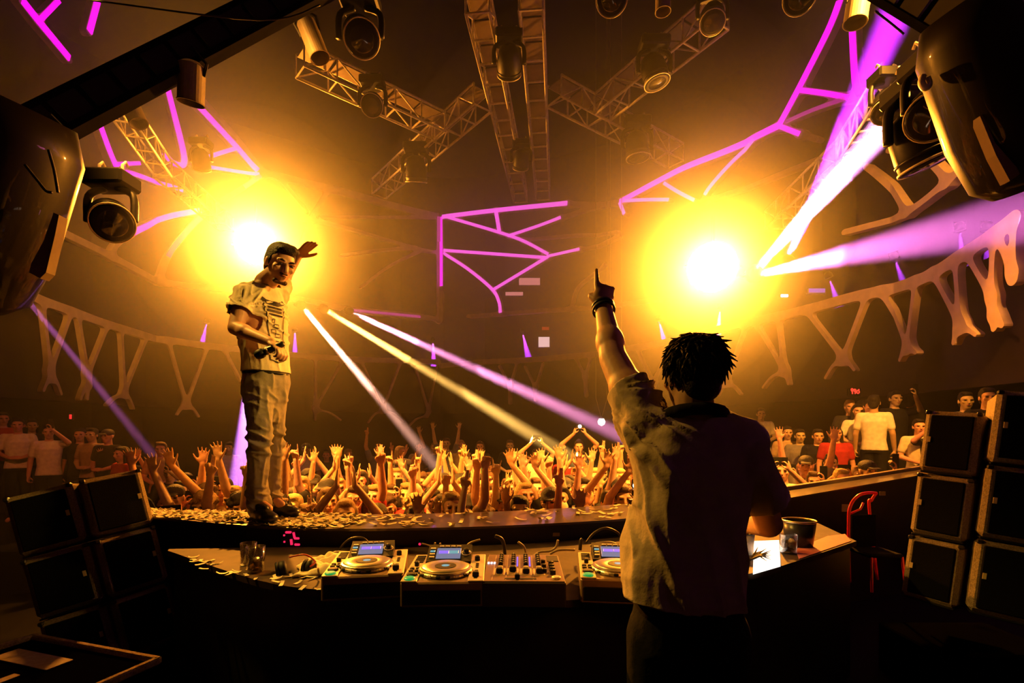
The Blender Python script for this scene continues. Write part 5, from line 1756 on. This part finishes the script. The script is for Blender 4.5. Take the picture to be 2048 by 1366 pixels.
q = MB(); q.tube([HP(-.022, .094, -.052), HP(0, .103, -.050), HP(.022, .094, -.052)], [.003, .005, .003], 6); q.build('mouth', M_LIP, man, smooth=True)
o = link('beard', blob([cap(HP(.030, .066, -.094), HP(-.030, .066, -.094), .017, .017), cap(HP(-.020, .088, -.041), HP(.020, .088, -.041), .007, .007)], .006, 2, 'beard'), M_HAIR, man); set_color(o, (.08, .04, .025))
o = link('hair', hair_shell(hc, hf, (.22, -.05, 1), 1.05, 'short', 3, .006), M_HAIR, man); set_color(o, (.018, .011, .008))

# tee
sf = [loft([(at(533, 752, 3.33), mr * .160, mf * .122), (at(532, 725, 3.33), mr * .152, mf * .116), (at(529, 690, 3.33), mr * .154, mf * .118), (at(523, 640, 3.33), mr * .172, mf * .128), (at(518, 600, 3.33), mr * .176, mf * .118), (at(522, 578, 3.33), mr * .135, mf * .088), (at(527, 566, 3.32), mr * .075, mf * .070)]),
      cap(sR - Vector((0, 0, .005)), sR.lerp(eR, .50), .074, .076), cap(sL - Vector((0, 0, .005)), sL.lerp(eL, .50), .074, .070), cap(nb2 + Vector((0, 0, -.035)), sR, .060, .070), cap(nb2 + Vector((0, 0, -.035)), sL, .060, .070)]
sme = blob(sf, .0065, 5, 'shirt')
B = at(500, 620, 3.2)


def man_folds(p, n):
    q = p - B
    d = math.hypot(q.x, q.z)
    a = math.atan2(q.z, q.x)
    return (ridge(a * 3.6, d * 3, p.y * 4, 3) - .25) * .020 * max(0, 1 - d / .5) * min(1, d / .06) + (ridge(p.x * 5, p.y * 5, p.z * 11 + p.x * 8, 3) - .25) * .016 * max(0, min(1, (1.78 - p.z) / .2))


displace(sme, man_folds)
rd = (eR - sR).normalized(); ld = (eL - sL).normalized()
cut(sme, [(at(531, 745, 3.33), (0, 0, -1), None, 0), (sR.lerp(eR, .52), rd, sR.lerp(eR, .66), .13), (sL.lerp(eL, .52), ld, sL.lerp(eL, .66), .12), (nb2 + Vector((.012, -.01, -.010)), (.35, -.2, 1), nb2 + Vector((.0, 0, .03)), .11)])
shirt = link('shirt', sme, M_CLOTH, man)
shirt.modifiers.new('thickness', 'SOLIDIFY').thickness = .004
set_color(shirt, (.80, .70, .50))

# flat print on the tee, laid on its surface
bvh = BVHTree.FromPolygons([v.co.copy() for v in sme.vertices], [tuple(p.vertices) for p in sme.polygons])
pc = at(523, 640, 3.33)


def on_shirt(u, v):
    o_ = pc + mr * u + Vector((0, 0, v)) + mf * .5
    hit = bvh.ray_cast(o_, -mf)
    return (hit[0] + mf * .004) if hit[0] is not None else o_ - mf * .38


def print_line(pts, w, name='print_line'):
    P = []
    for (a, b), (c, d) in zip(pts[:-1], pts[1:]):
        k = max(2, int(math.hypot(c - a, d - b) / .008))
        P += [(a + (c - a) * i / k, b + (d - b) * i / k) for i in range(k)]
    P.append(pts[-1])
    V, F_ = [], []
    for i, (u, v) in enumerate(P):
        a, b = P[max(0, i - 1)], P[min(len(P) - 1, i + 1)]
        tx, ty = b[0] - a[0], b[1] - a[1]
        l = math.hypot(tx, ty) or 1
        nx, ny = -ty / l * w / 2, tx / l * w / 2
        V += [on_shirt(u + nx, v + ny), on_shirt(u - nx, v - ny)]
    for i in range(len(P) - 1):
        F_.append((2 * i, 2 * i + 1, 2 * i + 3, 2 * i + 2))
    q = MB(); q.add(V, F_)
    o = q.build(name, M_PRINT, shirt)
    return o


M_PRINT = mat('black_ink', (0.012, 0.010, 0.010), rough=0.7)
print_line([(.085, .115), (.06, .10), (.02, .095), (-.03, .095), (-.06, .105), (-.085, .12)], .026)
for v, w in ((.068, .012), (.045, .016), (.02, .010)):
    print_line([(.055, v), (-.055, v)], w)
print_line([(.078, .085), (.072, .02), (.062, -.06), (.055, -.12), (.05, -.13), (.06, -.19), (.052, -.27), (.0, -.285), (-.05, -.27), (-.06, -.19), (-.05, -.13), (-.058, -.05), (-.07, .02), (-.078, .085)], .007)
for v, us in ((-.02, (.03, .012)), (-.05, (.02, -.02)), (-.085, (.035, .005)), (-.11, (.01, -.03)), (-.16, (.03, -.005)), (-.215, (.04, .022)), (-.215, (.010, -.008)), (-.215, (-.018, -.04))):
    print_line([(us[0], v + .010), (us[0], v - .012), (us[1], v - .012), (us[1], v + .010), (us[0], v + .010)], .005, 'print_letter')

# jeans
tf = [loft([(at(533, 738, 3.33), mr * .140, mf * .104), (at(533, 765, 3.33), mr * .150, mf * .116), (at(532, 795, 3.33), mr * .146, mf * .108), (at(531, 845, 3.33), mr * .100, mf * .070)])]
for h_, k_, a_ in zip(hips, knees, ank):
    tf += [cap(h_, k_, .092, .070), cap(k_, a_ + Vector((0, 0, .02)), .070, .058), cap(a_ + Vector((0, 0, .08)), a_ + Vector((.01, 0, -.012)), .062, .066)]
jme = blob(tf, .0075, 4, 'jeans')


def jean_folds(p, n):
    z = p.z - .98
    near_k = math.exp(-((z - .50) / .10) ** 2) + 1.2 * math.exp(-((z - .10) / .13) ** 2) + .4 * math.exp(-((z - .78) / .08) ** 2)
    return near_k * .024 * (ridge(p.x * 7, p.y * 7, p.z * 17 + p.x * 9, 2) - .35) + .007 * (ridge(p.x * 15, p.y * 15, p.z * 3.5, 2) - .3)


displace(jme, jean_folds)
o = link('jeans', jme, M_CLOTH, man); set_color(o, (.30, .27, .22))
q = MB()
c0 = at(532, 748, 3.33)
q.tube([c0 + mr * .143 * math.cos(t) + mf * .108 * math.sin(t) for t in [k * 2 * math.pi / 28 for k in range(29)]], .012, 6); q.build('belt', M_RUBBER, man, smooth=True)
M_SHOE = mat('black_trainer', (0.012, 0.011, 0.012), rough=0.35, noise=.3, nscale=30)
for k, a_ in enumerate(ank):
    g = Vector((a_.x, a_.y, .98))
    d = Vector((.80, -.60, 0)) if k == 0 else Vector((.97, -.22, 0))
    sdir = Vector((d.y, -d.x, 0))
    R = Matrix((sdir, d, Vector((0, 0, 1)))).transposed()
    sh = link('shoe', blob([ell(g + d * .085 + Vector((0, 0, .045)), (.052, .125, .046), R), ell(g + d * .0 + Vector((0, 0, .08)), (.050, .075, .068), R), ell(g + d * .15 + Vector((0, 0, .040)), (.053, .07, .036), R), ell(g + d * .07 + Vector((0, 0, .09)), (.036, .06, .03), R)], .006, 3, 'shoe'), M_SHOE, man)
    o = link('sole', blob([ell(g + d * .06 + Vector((0, 0, .016)), (.052, .165, .017), R)], .006, 1, 'sole'), M_RUBBER, sh)
    for j in range(4):
        c = g + d * (.05 + .025 * j) + Vector((0, 0, .105 - .012 * j))
        q = MB(); q.tube([c - sdir * .03 + Vector((0, 0, -.012)), c + Vector((0, 0, .004)), c + sdir * .03 + Vector((0, 0, -.012))], .004, 6); q.build('lace', M_WHITE if k else M_RUBBER, sh)

mic = thing('microphone', 'black microphone with pale band held by the standing man', 'microphone', at(529, 704, 2.94))
ax = at(561, 690, 2.96) - at(529, 704, 2.94)
mx = basis((0, 0, 0), ax)
q = MB(); q.lathe([(0, -.005), (.020, -.004), (.022, .01), (.020, .05), (.018, .10), (.016, .115), (0, .118)], 18, mx); q.build('handle', M_SATIN, mic, smooth=True)
q = MB(); q.lathe([(0, -.06), (.018, -.055), (.027, -.04), (.029, -.02), (.025, -.005), (0, -.002)], 18, mx); q.build('grille_ball', M_RUBBER, mic, smooth=True)
q = MB(); q.lathe([(.0215, .012), (.0235, .012), (.0235, .022), (.0215, .022)], 18, mx, close=True); q.build('band', M_ALU, mic, smooth=True)
# ------------------------------------------------------------------ the crowd: pose templates, then individuals
HC = Vector((0, 0, 1.625))          # head centre of the 1.75 m template, facing -y


def J(x, y, z):
    return Vector((x, y, z))


# arms given as (elbow, wrist, hand direction, palm normal, hand pose) for his left (+x in the photo) and right arm; 'd' = hanging
HANG = lambda sx: (J(sx * .235, .02, 1.15), J(sx * .25, -.05, .90), (sx * .05, -.1, -1), (-sx * 1, -.2, 0), 'hold')
UP = lambda sx, lean=.0, ps='open': (J(sx * .25, -.10, 1.70), J(sx * (.22 + lean), -.16, 1.95), (sx * (.05 + lean), -.08, 1), (0, -1, .1), ps)
BENT = lambda sx, ps='open': (J(sx * .32, -.10, 1.40), J(sx * .30, -.26, 1.64), (sx * .1, -.15, 1), (0, -1, .1), ps)
PHONE = lambda sx: (J(sx * .27, -.16, 1.45), J(sx * .09, -.30, 1.66), (-sx * .25, -.15, 1), (-sx * .9, .3, 0), 'hold')
HIGHPH = lambda sx: (J(sx * .30, -.10, 1.68), J(sx * .10, -.20, 1.86), (-sx * .25, -.1, 1), (-sx * .9, .3, 0), 'hold')
CLASP = lambda sx: (J(sx * .25, .0, 1.16), J(sx * .08, -.20, 1.08), (-sx * 1, -.2, .1), (0, .6, -.6), 'hold')
REACH = lambda sx, ps='open': (J(sx * .22, -.26, 1.50), J(sx * .16, -.46, 1.66), (0, -.5, .85), (0, -.8, -.5), ps)
TOG = lambda sx: (J(sx * .26, -.12, 1.62), J(sx * .07, -.20, 1.88), (-sx * .06, -.1, 1), (-sx * 1, -.1, 0), 'flat')
POSES = {
    'both': (UP(1, .06), UP(-1, .06)), 'wide': (UP(1, .22), UP(-1, .22)), 'point': (UP(1, .02, 'point'), HANG(-1)), 'pointr': (HANG(1), UP(-1, .02, 'point')),
    'fist': (UP(1, .02, 'fist'), BENT(-1, 'open')), 'bent': (BENT(1), BENT(-1)), 'phone': (PHONE(1), PHONE(-1)), 'high_phone': (HIGHPH(1), HIGHPH(-1)),
    'still': (HANG(1), HANG(-1)), 'clasp': (CLASP(1), CLASP(-1)), 'reach': (REACH(1), HANG(-1)), 'clap': (TOG(1), TOG(-1)), 'horns': (UP(1, .04, 'horns'), HANG(-1)), 'wave': (HANG(1), UP(-1, .10)),
    'two': (BENT(1, 'two'), UP(-1, .0, 'two')), 'onephone': (PHONE(1), HANG(-1))}
TEMPL = {}


def template(pose, slim=1.0):
    fm, P, R = head_forms(HC, (0, -1, -.04), (0, 0, 1), 1.0)
    x_, y_ = Vector((1, 0, 0)), Vector((0, 1, 0))
    fm += [cap((0, .015, 1.57), (0, .02, 1.47), .052, .060),
           loft([((0, 0, .90), x_ * .16 * slim, y_ * .11), ((0, 0, 1.06), x_ * .130 * slim, y_ * .095), ((0, 0, 1.20), x_ * .145 * slim, y_ * .105), ((0, .005, 1.34), x_ * .165 * slim, y_ * .11), ((0, .01, 1.43), x_ * .130 * slim, y_ * .075), ((0, .015, 1.485), x_ * .06, y_ * .055)])]
    top = [loft([((0, 0, .90), x_ * .182 * slim, y_ * .132), ((0, 0, 1.06), x_ * .155 * slim, y_ * .118), ((0, 0, 1.20), x_ * .166 * slim, y_ * .125), ((0, .005, 1.34), x_ * .182 * slim, y_ * .128), ((0, .01, 1.43), x_ * .145 * slim, y_ * .088), ((0, .014, 1.475), x_ * .078, y_ * .066)])]
    hands = []
    for sx, (el, wr, hd, pn, hp_) in zip((1, -1), POSES[pose]):
        sh = J(sx * .172 * slim, .01, 1.42)
        fm += [cap(sh, el, .050, .040), cap(el, wr, .041, .027)] + hand_forms(wr, hd, pn, hp_, (1 if Vector(hd).cross(Vector(pn)).x * -sx > 0 else -1), .95)
        top += [cap(sh, sh.lerp(el, .62), .068, .062), cap(J(0, .012, 1.44), sh, .055, .062)]
        hands.append(wr + Vector(hd).normalized() * .09)
    for sx in (-1, 1):
        fm += [cap((sx * .085, 0, .90), (sx * .095, -.01, .48), .080, .052), cap((sx * .095, -.01, .48), (sx * .10, .01, .08), .052, .036), cap((sx * .10, .0, .045), (sx * .11, -.13, .035), .036, .032)]
    body = blob(fm, .0085, 3, 'person'); body.materials.append(M_SKIN)
    tee = blob(top, .012, 4, 'top'); tee.materials.append(M_CLOTH)
    return body, tee, hands


LEGS = []
for sx in (-1, 1):
    LEGS += [cap((sx * .085, 0, .88), (sx * .095, -.01, .48), .096, .070), cap((sx * .095, -.01, .48), (sx * .10, .01, .10), .070, .058)]
LEGS.append(loft([((0, 0, .86), Vector((.175, 0, 0)), Vector((0, .122, 0))), ((0, 0, .97), Vector((.165, 0, 0)), Vector((0, .120, 0)))]))
TROUS = blob(LEGS, .014, 3, 'trousers'); TROUS.materials.append(M_CLOTH)
HAIRM = {}
for hs in ('short', 'long', 'bun', 'cap', 'curly'):
    HAIRM[hs] = hair_shell(HC, (0, -1, -.04), (0, 0, 1), 1.0, hs, 4, .010); HAIRM[hs].materials.append(M_HAIR)
_, HPc, HRc = head_forms(HC, (0, -1, -.04), (0, 0, 1), 1.0)
EYEM = []
for sx in (-1, 1):
    V, F_ = ell((0, 0, 0), (.016, .008, .008), None, 6)
    q = MB(); q.add([HPc(sx * .033, .083, .013) + HRc @ Vector(v) for v in V], F_)
    me = q.mesh('eye', True); me.materials.append(M_EYE); EYEM.append(me)
q = MB(); q.tube([HPc(-.024, .090, -.052), HPc(0, .100, -.051), HPc(.024, .090, -.052)], [.004, .007, .004], 6)
MOUTHM = q.mesh('mouth', True); MOUTHM.materials.append(M_LIP)
q = MB(); q.box((0, 0, 0), (.075, .009, .150), bev=.004); PHONEM = q.mesh('phone_body'); PHONEM.materials.append(M_RUBBER)

TOPC = {'white': (.85, .78, .62), 'cream': (.70, .60, .42), 'black': (.012, .011, .012), 'grey': (.22, .20, .18), 'navy': (.02, .022, .05), 'tan': (.45, .32, .18), 'olive': (.16, .15, .06), 'red': (.42, .03, .03), 'dark': (.03, .026, .024)}
HAIRC = {'dark hair': (.015, .010, .008), 'brown hair': (.07, .035, .016), 'blond hair': (.45, .30, .12), 'fair hair': (.28, .17, .07)}
POSEW = {'both': 'both hands high', 'wide': 'arms thrown wide', 'point': 'pointing one finger up', 'pointr': 'raising one pointing finger', 'fist': 'raising a fist', 'bent': 'open palms at head height', 'phone': 'filming with a phone', 'high_phone': 'holding a phone overhead',
         'still': 'arms hanging', 'clasp': 'hands folded in front', 'reach': 'reaching one hand forward', 'clap': 'hands clapped overhead', 'horns': 'raising a horned hand sign', 'wave': 'waving one open hand', 'two': 'raising two fingers', 'onephone': 'holding a phone up'}
STYLEW = {'short': '{}', 'long': 'long {}', 'bun': '{} in a bun', 'cap': 'cap', 'curly': 'curly {}'}
LABELS = set()


def person(px, Y, floor_z, pose, top, style, hair, label, height=1.75, yaw=0.0, skin=None, legs='black', group=None, slim=1.0, torch=False):
    key = (pose, slim)
    if key not in TEMPL:
        TEMPL[key] = template(pose, slim)
    body, tee, hands = TEMPL[key]
    s = height / 1.75
    loc = Vector(((px - 1024) / F_PX * Y, Y, floor_z))
    face = math.atan2(loc.x, loc.y) * -.55 + yaw
    o = link('person', body, loc=loc, rot=(0, 0, face)); o.scale = (s, s, s)
    sk = skin or (.60 + RND.uniform(-.10, .10), .34 + RND.uniform(-.07, .05), .22 + RND.uniform(-.06, .04))
    set_color(o, sk)
    tag(o, label, 'person', group or 'clubbers on the dance floor')
    set_color(link('top', tee, parent=o), TOPC[top])
    set_color(link('trousers', TROUS, parent=o), TOPC[legs])
    hr = link('hair' if style != 'cap' else 'cap', HAIRM[style], parent=o)
    set_color(hr, TOPC['dark'] if style == 'cap' else HAIRC[hair])
    for e in EYEM:
        link('eye', e, parent=o)
    link('mouth', MOUTHM, parent=o)
    if 'phone' in pose:
        h = hands[0] if pose == 'onephone' else (hands[0] + hands[1]) / 2
        wp = Matrix.Translation(loc) @ Matrix.Rotation(face, 4, 'Z') @ Matrix.Scale(s, 4) @ (h + Vector((0, -.02, .02)))
        t = thing('phone', 'dark phone held up by ' + label.split(',')[0].replace('clubber', 'the clubber')[:70], 'phone', wp, (0, 0, face), group='phones held up in the crowd')
        t['label'] = 'phone of the ' + ' '.join(label.replace(',', '').split()[:12])
        link('phone_body', PHONEM, parent=t).rotation_euler = (0, math.pi / 2 if pose != 'onephone' else 0, 0)
        if torch:
            q = MB(); V, F_ = ell((0, -.008, .02), (.03, .01, .03), None, 8); q.add(V, F_); q.build('torch_light', mat('torch', (1, 1, 1), emit=(1.0, .92, .75), strength=8.0), t, smooth=True)
    return o


def zone(px):
    for lim, w in ((440, 'near the left speakers'), (560, "behind the standing man's legs"), (690, "right of the standing man"), (800, 'beyond the first player'), (900, 'beyond the second player'), (1000, 'beyond the mixer corner'), (1100, 'beyond the mixer'), (1290, "at the DJ's raised arm"), (1640, "at the DJ's right shoulder"), (1740, 'below the white tee man'), (2048, 'by the right speakers')):
        if px < lim:
            return w


ROWW = ['front row', 'second row', 'third row', 'fourth row', 'fifth row', 'sixth row']
ACTIVE = ['both', 'wide', 'point', 'pointr', 'fist', 'bent', 'phone', 'reach', 'clap', 'horns', 'wave', 'two', 'onephone', 'bent', 'both', 'wave', 'still']
BODYTOPS = ['black', 'dark', 'grey', 'white', 'cream', 'navy', 'tan', 'olive', 'black', 'red']


def crowd_person(px, Y, fz, row, pose=None, **kw):
    for _ in range(60):
        p = pose or RND.choice(ACTIVE); top = RND.choice(BODYTOPS); st = RND.choice(['short', 'short', 'long', 'curly', 'bun', 'cap', 'short', 'long']); hr = RND.choice(list(HAIRC))
        lab = f'{ROWW[row]} clubber {zone(px)}, {POSEW[p]}, {top} top, {STYLEW[st].format(hr)}'
        if lab not in LABELS and len(lab.replace(',', ' ').split()) <= 16:
            break
    LABELS.add(lab)
    hgt = RND.uniform(1.64, 1.82) + kw.pop('dh', 0)
    return person(px, Y, fz, p, top, st, hr, lab, hgt, RND.uniform(-.35, .35), slim=RND.choice([1.0, 1.0, .92]), **kw)


# packed floor in front of the ledge
rows = [(4.35, 318, 1250, 66, .0), (4.85, 330, 1262, 60, .02), (5.4, 320, 1268, 54, .0), (6.05, 560, 1275, 50, .0), (6.8, 600, 1275, 47, .0), (7.7, 700, 1270, 60, .0)]
for r_, (Y, x0, x1, st_, dh) in enumerate(rows):
    x = x0 + RND.uniform(0, st_ * .5)
    while x < x1:
        Yj = Y + RND.uniform(-.14, .14)
        near_edge = x < 470
        pose = None
        if near_edge and r_ > 0 and RND.random() < .45:
            pose = 'still'
        crowd_person(x, Yj, DANCE_Z, r_, pose, dh=dh)
        x += st_ * RND.uniform(.8, 1.2)
tier('tier_floor_step', [(1.9, 5.55), (5.5, 6.25), (4.89, 6.59), (3.39, 8.55), (2.6, 8.0)], -0.58)
for r_, (Y, x0, x1, st_) in enumerate([(5.95, 1548, 1850, 56), (6.5, 1545, 1740, 54), (7.1, 1545, 1680, 50)]):
    x = x0 + RND.uniform(0, 20)
    while x < x1:
        Yj = Y + RND.uniform(-.1, .1)
        crowd_person(x, Yj, -.58, r_, RND.choice(['bent', 'reach', 'phone', 'wave', 'still', 'onephone', 'both', 'point', 'clasp']))
        x += st_ * RND.uniform(.85, 1.15)


def looker(px, hy, Y, *a, **k):
    """onlooker whose head top is at photo row hy"""
    top_z = EYE - (hy - HORIZON) / F_PX * Y
    loc = Vector(((px - 1024) / F_PX * Y, Y, 0))
    h = k.pop('height', 1.75)
    return person(px, Y, top_z - h * 1.0, *a, height=h, **k)


G = 'onlookers standing behind the dance floor'
looker(612, 886, 10.6, 'still', 'cream', 'cap', 'dark hair', 'broad man in cream tee standing alone behind the crowd, arms hanging', group=G, height=1.86, skin=(.30, .15, .09))
looker(458, 884, 10.2, 'still', 'white', 'bun', 'dark hair', 'woman in white crop top standing left of the standing man', group=G, height=1.70, slim=.92)
looker(322, 884, 8.6, 'clasp', 'tan', 'short', 'brown hair', 'man in tan checked shirt touching his chin beyond the left speakers', group=G)
looker(653, 900, 11.6, 'clasp', 'dark', 'short', 'dark hair', 'man in dark top, hands folded, right of the cream tee man', group=G)
looker(697, 898, 11.8, 'clasp', 'black', 'short', 'fair hair', 'man in black, head turned, hands folded, behind the waving arms', group=G, yaw=.7)
looker(757, 888, 11.0, 'two', 'grey', 'short', 'brown hair', 'man in grey tee raising one hand before the long haired blonde', group=G)
looker(801, 892, 10.6, 'bent', 'white', 'long', 'blond hair', 'blonde in white top turned sideways with lifted hands', group=G, yaw=1.2, slim=.92)
looker(838, 884, 11.6, 'clasp', 'cream', 'long', 'brown hair', 'woman in cream sleeve beside the sideways blonde', group=G, slim=.92)
for k, (px, hy, ps, tp, st, hr, lab) in enumerate(((870, 884, 'wave', 'dark', 'long', 'fair hair', 'hazy figure waving above the second player'), (893, 876, 'both', 'grey', 'short', 'brown hair', 'hazy figure with both arms high above the second player'), (922, 880, 'still', 'tan', 'long', 'blond hair', 'hazy long haired blonde in tan beyond the green bottle'), (960, 882, 'still', 'dark', 'long', 'brown hair', 'hazy woman with bare shoulders behind the green bottle'),
                                                   (1020, 880, 'clasp', 'black', 'short', 'brown hair', 'upright man in black with pale collar, hands folded'), (1055, 912, 'still', 'black', 'long', 'brown hair', 'woman in black strap top below the overhead phone filmer'), (1130, 900, 'still', 'red', 'long', 'fair hair', 'woman in red top left of the overhead torch light'))):
    looker(px, hy, 11.2 if k < 5 else 9.4, ps, tp, st, hr, lab, group=G, slim=.92 if st == 'long' else 1.0)
looker(1073, 898, 9.2, 'high_phone', 'cream', 'short', 'dark hair', 'man in cream shirt filming with both arms overhead', group=G)
looker(1158, 880, 9.0, 'high_phone', 'black', 'bun', 'dark hair', 'person in black holding a shining torch phone overhead', group=G, torch=True)
looker(1162, 902, 8.4, 'still', 'red', 'short', 'dark hair', 'man with bare arms below the torch phone', group=G)
looker(566, 962, 7.4, 'still', 'black', 'short', 'brown hair', "man in black looking sideways just right of the standing man's shins", group=G, yaw=-1.1)
person(1248, 4.72, DANCE_Z, 'onephone', 'dark', 'bun', 'brown hair', 'clubber at the ledge holding a shining torch phone against the DJ shirt', height=1.80, torch=True)
# left onlookers
for px, hy, Y, ps, tp, st, hr, yaw, lab in ((6, 824, 8.9, 'still', 'red', 'long', 'dark hair', .5, 'figure in red at the very left photo edge'), (36, 836, 8.7, 'clasp', 'white', 'short', 'dark hair', .2, 'man in open white shirt second from the left edge'), (98, 850, 8.7, 'onephone', 'white', 'short', 'dark hair', .2, 'man with dark jacket over white shirt lifting a hand'),
                                           (160, 856, 9.0, 'still', 'black', 'long', 'dark hair', .1, 'dark haired woman in black left of the tan shirt man'), (184, 856, 8.8, 'clasp', 'tan', 'short', 'dark hair', -.3, 'man in pale tan shirt with buttoned collar looking aside'), (215, 858, 8.6, 'clasp', 'black', 'cap', 'dark hair', -.4, 'shaven headed man in black jacket beside the tan shirt man'),
                                           (243, 893, 8.2, 'still', 'red', 'long', 'dark hair', -.8, 'woman in red top behind the right hand left speaker'), (64, 838, 9.4, 'still', 'black', 'short', 'dark hair', .4, 'dim figure in black between the white shirted men'), (262, 900, 8.8, 'bent', 'dark', 'short', 'dark hair', -.3, 'dim figure in dark top under the mauve beam')):
    looker(px, hy, Y, ps, tp, st, hr, lab, group='onlookers at the left wall', yaw=yaw)
for px, hy, Y, ps, lab in ((340, 930, 7.6, 'onephone', 'seated looking person holding a small phone beyond the left speakers'), (372, 946, 7.0, 'clasp', 'dim clubber with folded hands below the checked shirt man'), (395, 955, 6.6, 'phone', 'dim clubber filming low under the mauve beam end'), (420, 952, 7.2, 'still', 'dim clubber standing below the crop top woman'), (362, 962, 6.2, 'still', 'dim clubber behind the confetti end of ledge')):
    looker(px, hy, Y, ps, 'dark', 'short', 'dark hair', lab, group='dim clubbers beyond the left speakers')
# right onlookers
GR = 'onlookers on the right tier'
looker(1748, 790, 8.2, 'still', 'white', 'short', 'dark hair', 'man in bright white tee standing with his back to us', group=GR, yaw=math.pi - .4, height=1.82)
looker(1522, 816, 10.2, 'clasp', 'white', 'short', 'dark hair', 'man in open jacket and white shirt right of the DJ head', group=GR)
looker(1700, 800, 8.8, 'clasp', 'dark', 'short', 'fair hair', 'man in dark top left of the white cardigan woman', group=GR)
looker(1716, 808, 8.6, 'clasp', 'white', 'long', 'dark hair', 'woman in white cardigan looking down beside the white tee man', group=GR, slim=.92)
looker(1728, 800, 8.9, 'still', 'black', 'short', 'dark hair', 'figure in profile between cardigan woman and white tee man', group=GR, yaw=1.2)
looker(1790, 782, 8.4, 'onephone', 'black', 'short', 'dark hair', 'tall man in black right of the white tee man', group=GR, yaw=.3, height=1.86)
looker(1822, 790, 8.8, 'still', 'olive', 'short', 'dark hair', 'figure in olive turned away behind the man in black', group=GR, yaw=2.5)
looker(1838, 838, 7.3, 'clasp', 'cream', 'short', 'dark hair', 'man with glasses in pale shirt near the right speakers', group=GR, height=1.6)
looker(1863, 842, 7.2, 'phone', 'dark', 'short', 'brown hair', 'man in dark jumper looking at his phone beside the glasses man', group=GR, height=1.6)
for px, hy, Y, tp, st, lab in ((1575, 852, 9.0, 'tan', 'long', 'hazy woman in tan just right of the DJ shoulder'), (1600, 858, 8.8, 'grey', 'short', 'hazy figure in grey right of the tan woman'), (1636, 858, 8.4, 'black', 'short', 'dark haired man in black below the red neon sign'), (1672, 852, 8.2, 'red', 'long', 'woman in strappy red top left of the white tee man'), (1932, 784, 6.9, 'grey', 'short', 'man in grey tee seen above the narrow right speaker'), (1975, 776, 6.4, 'black', 'short', 'dim face above the gap between the right speakers'), (2010, 782, 6.2, 'dark', 'long', 'dim figure above the right photo edge speaker')):
    looker(px, hy, Y, 'still', tp, st, 'dark hair', lab, group=GR)
# spectacles of the glasses man and a green bottle lifted in the crowd
bt = thing('beer_bottle', 'green glass bottle lifted above the crowd beyond the mixer corner', 'bottle', at(967, 940, 6.2))
q = MB(); q.lathe([(0, -.11), (.030, -.11), (.031, -.10), (.031, .02), (.024, .05), (.013, .075), (.013, .12), (.015, .125), (0, .125)], 18); q.build('bottle_glass', mat('green_glass', (0.02, 0.22, 0.06), rough=0.08, trans=.4), bt, smooth=True)
q = MB(); q.lathe([(.0155, .115), (.0165, .118), (.0165, .128), (0, .130)], 14); q.build('bottle_cap', M_WHITE, bt, smooth=True)
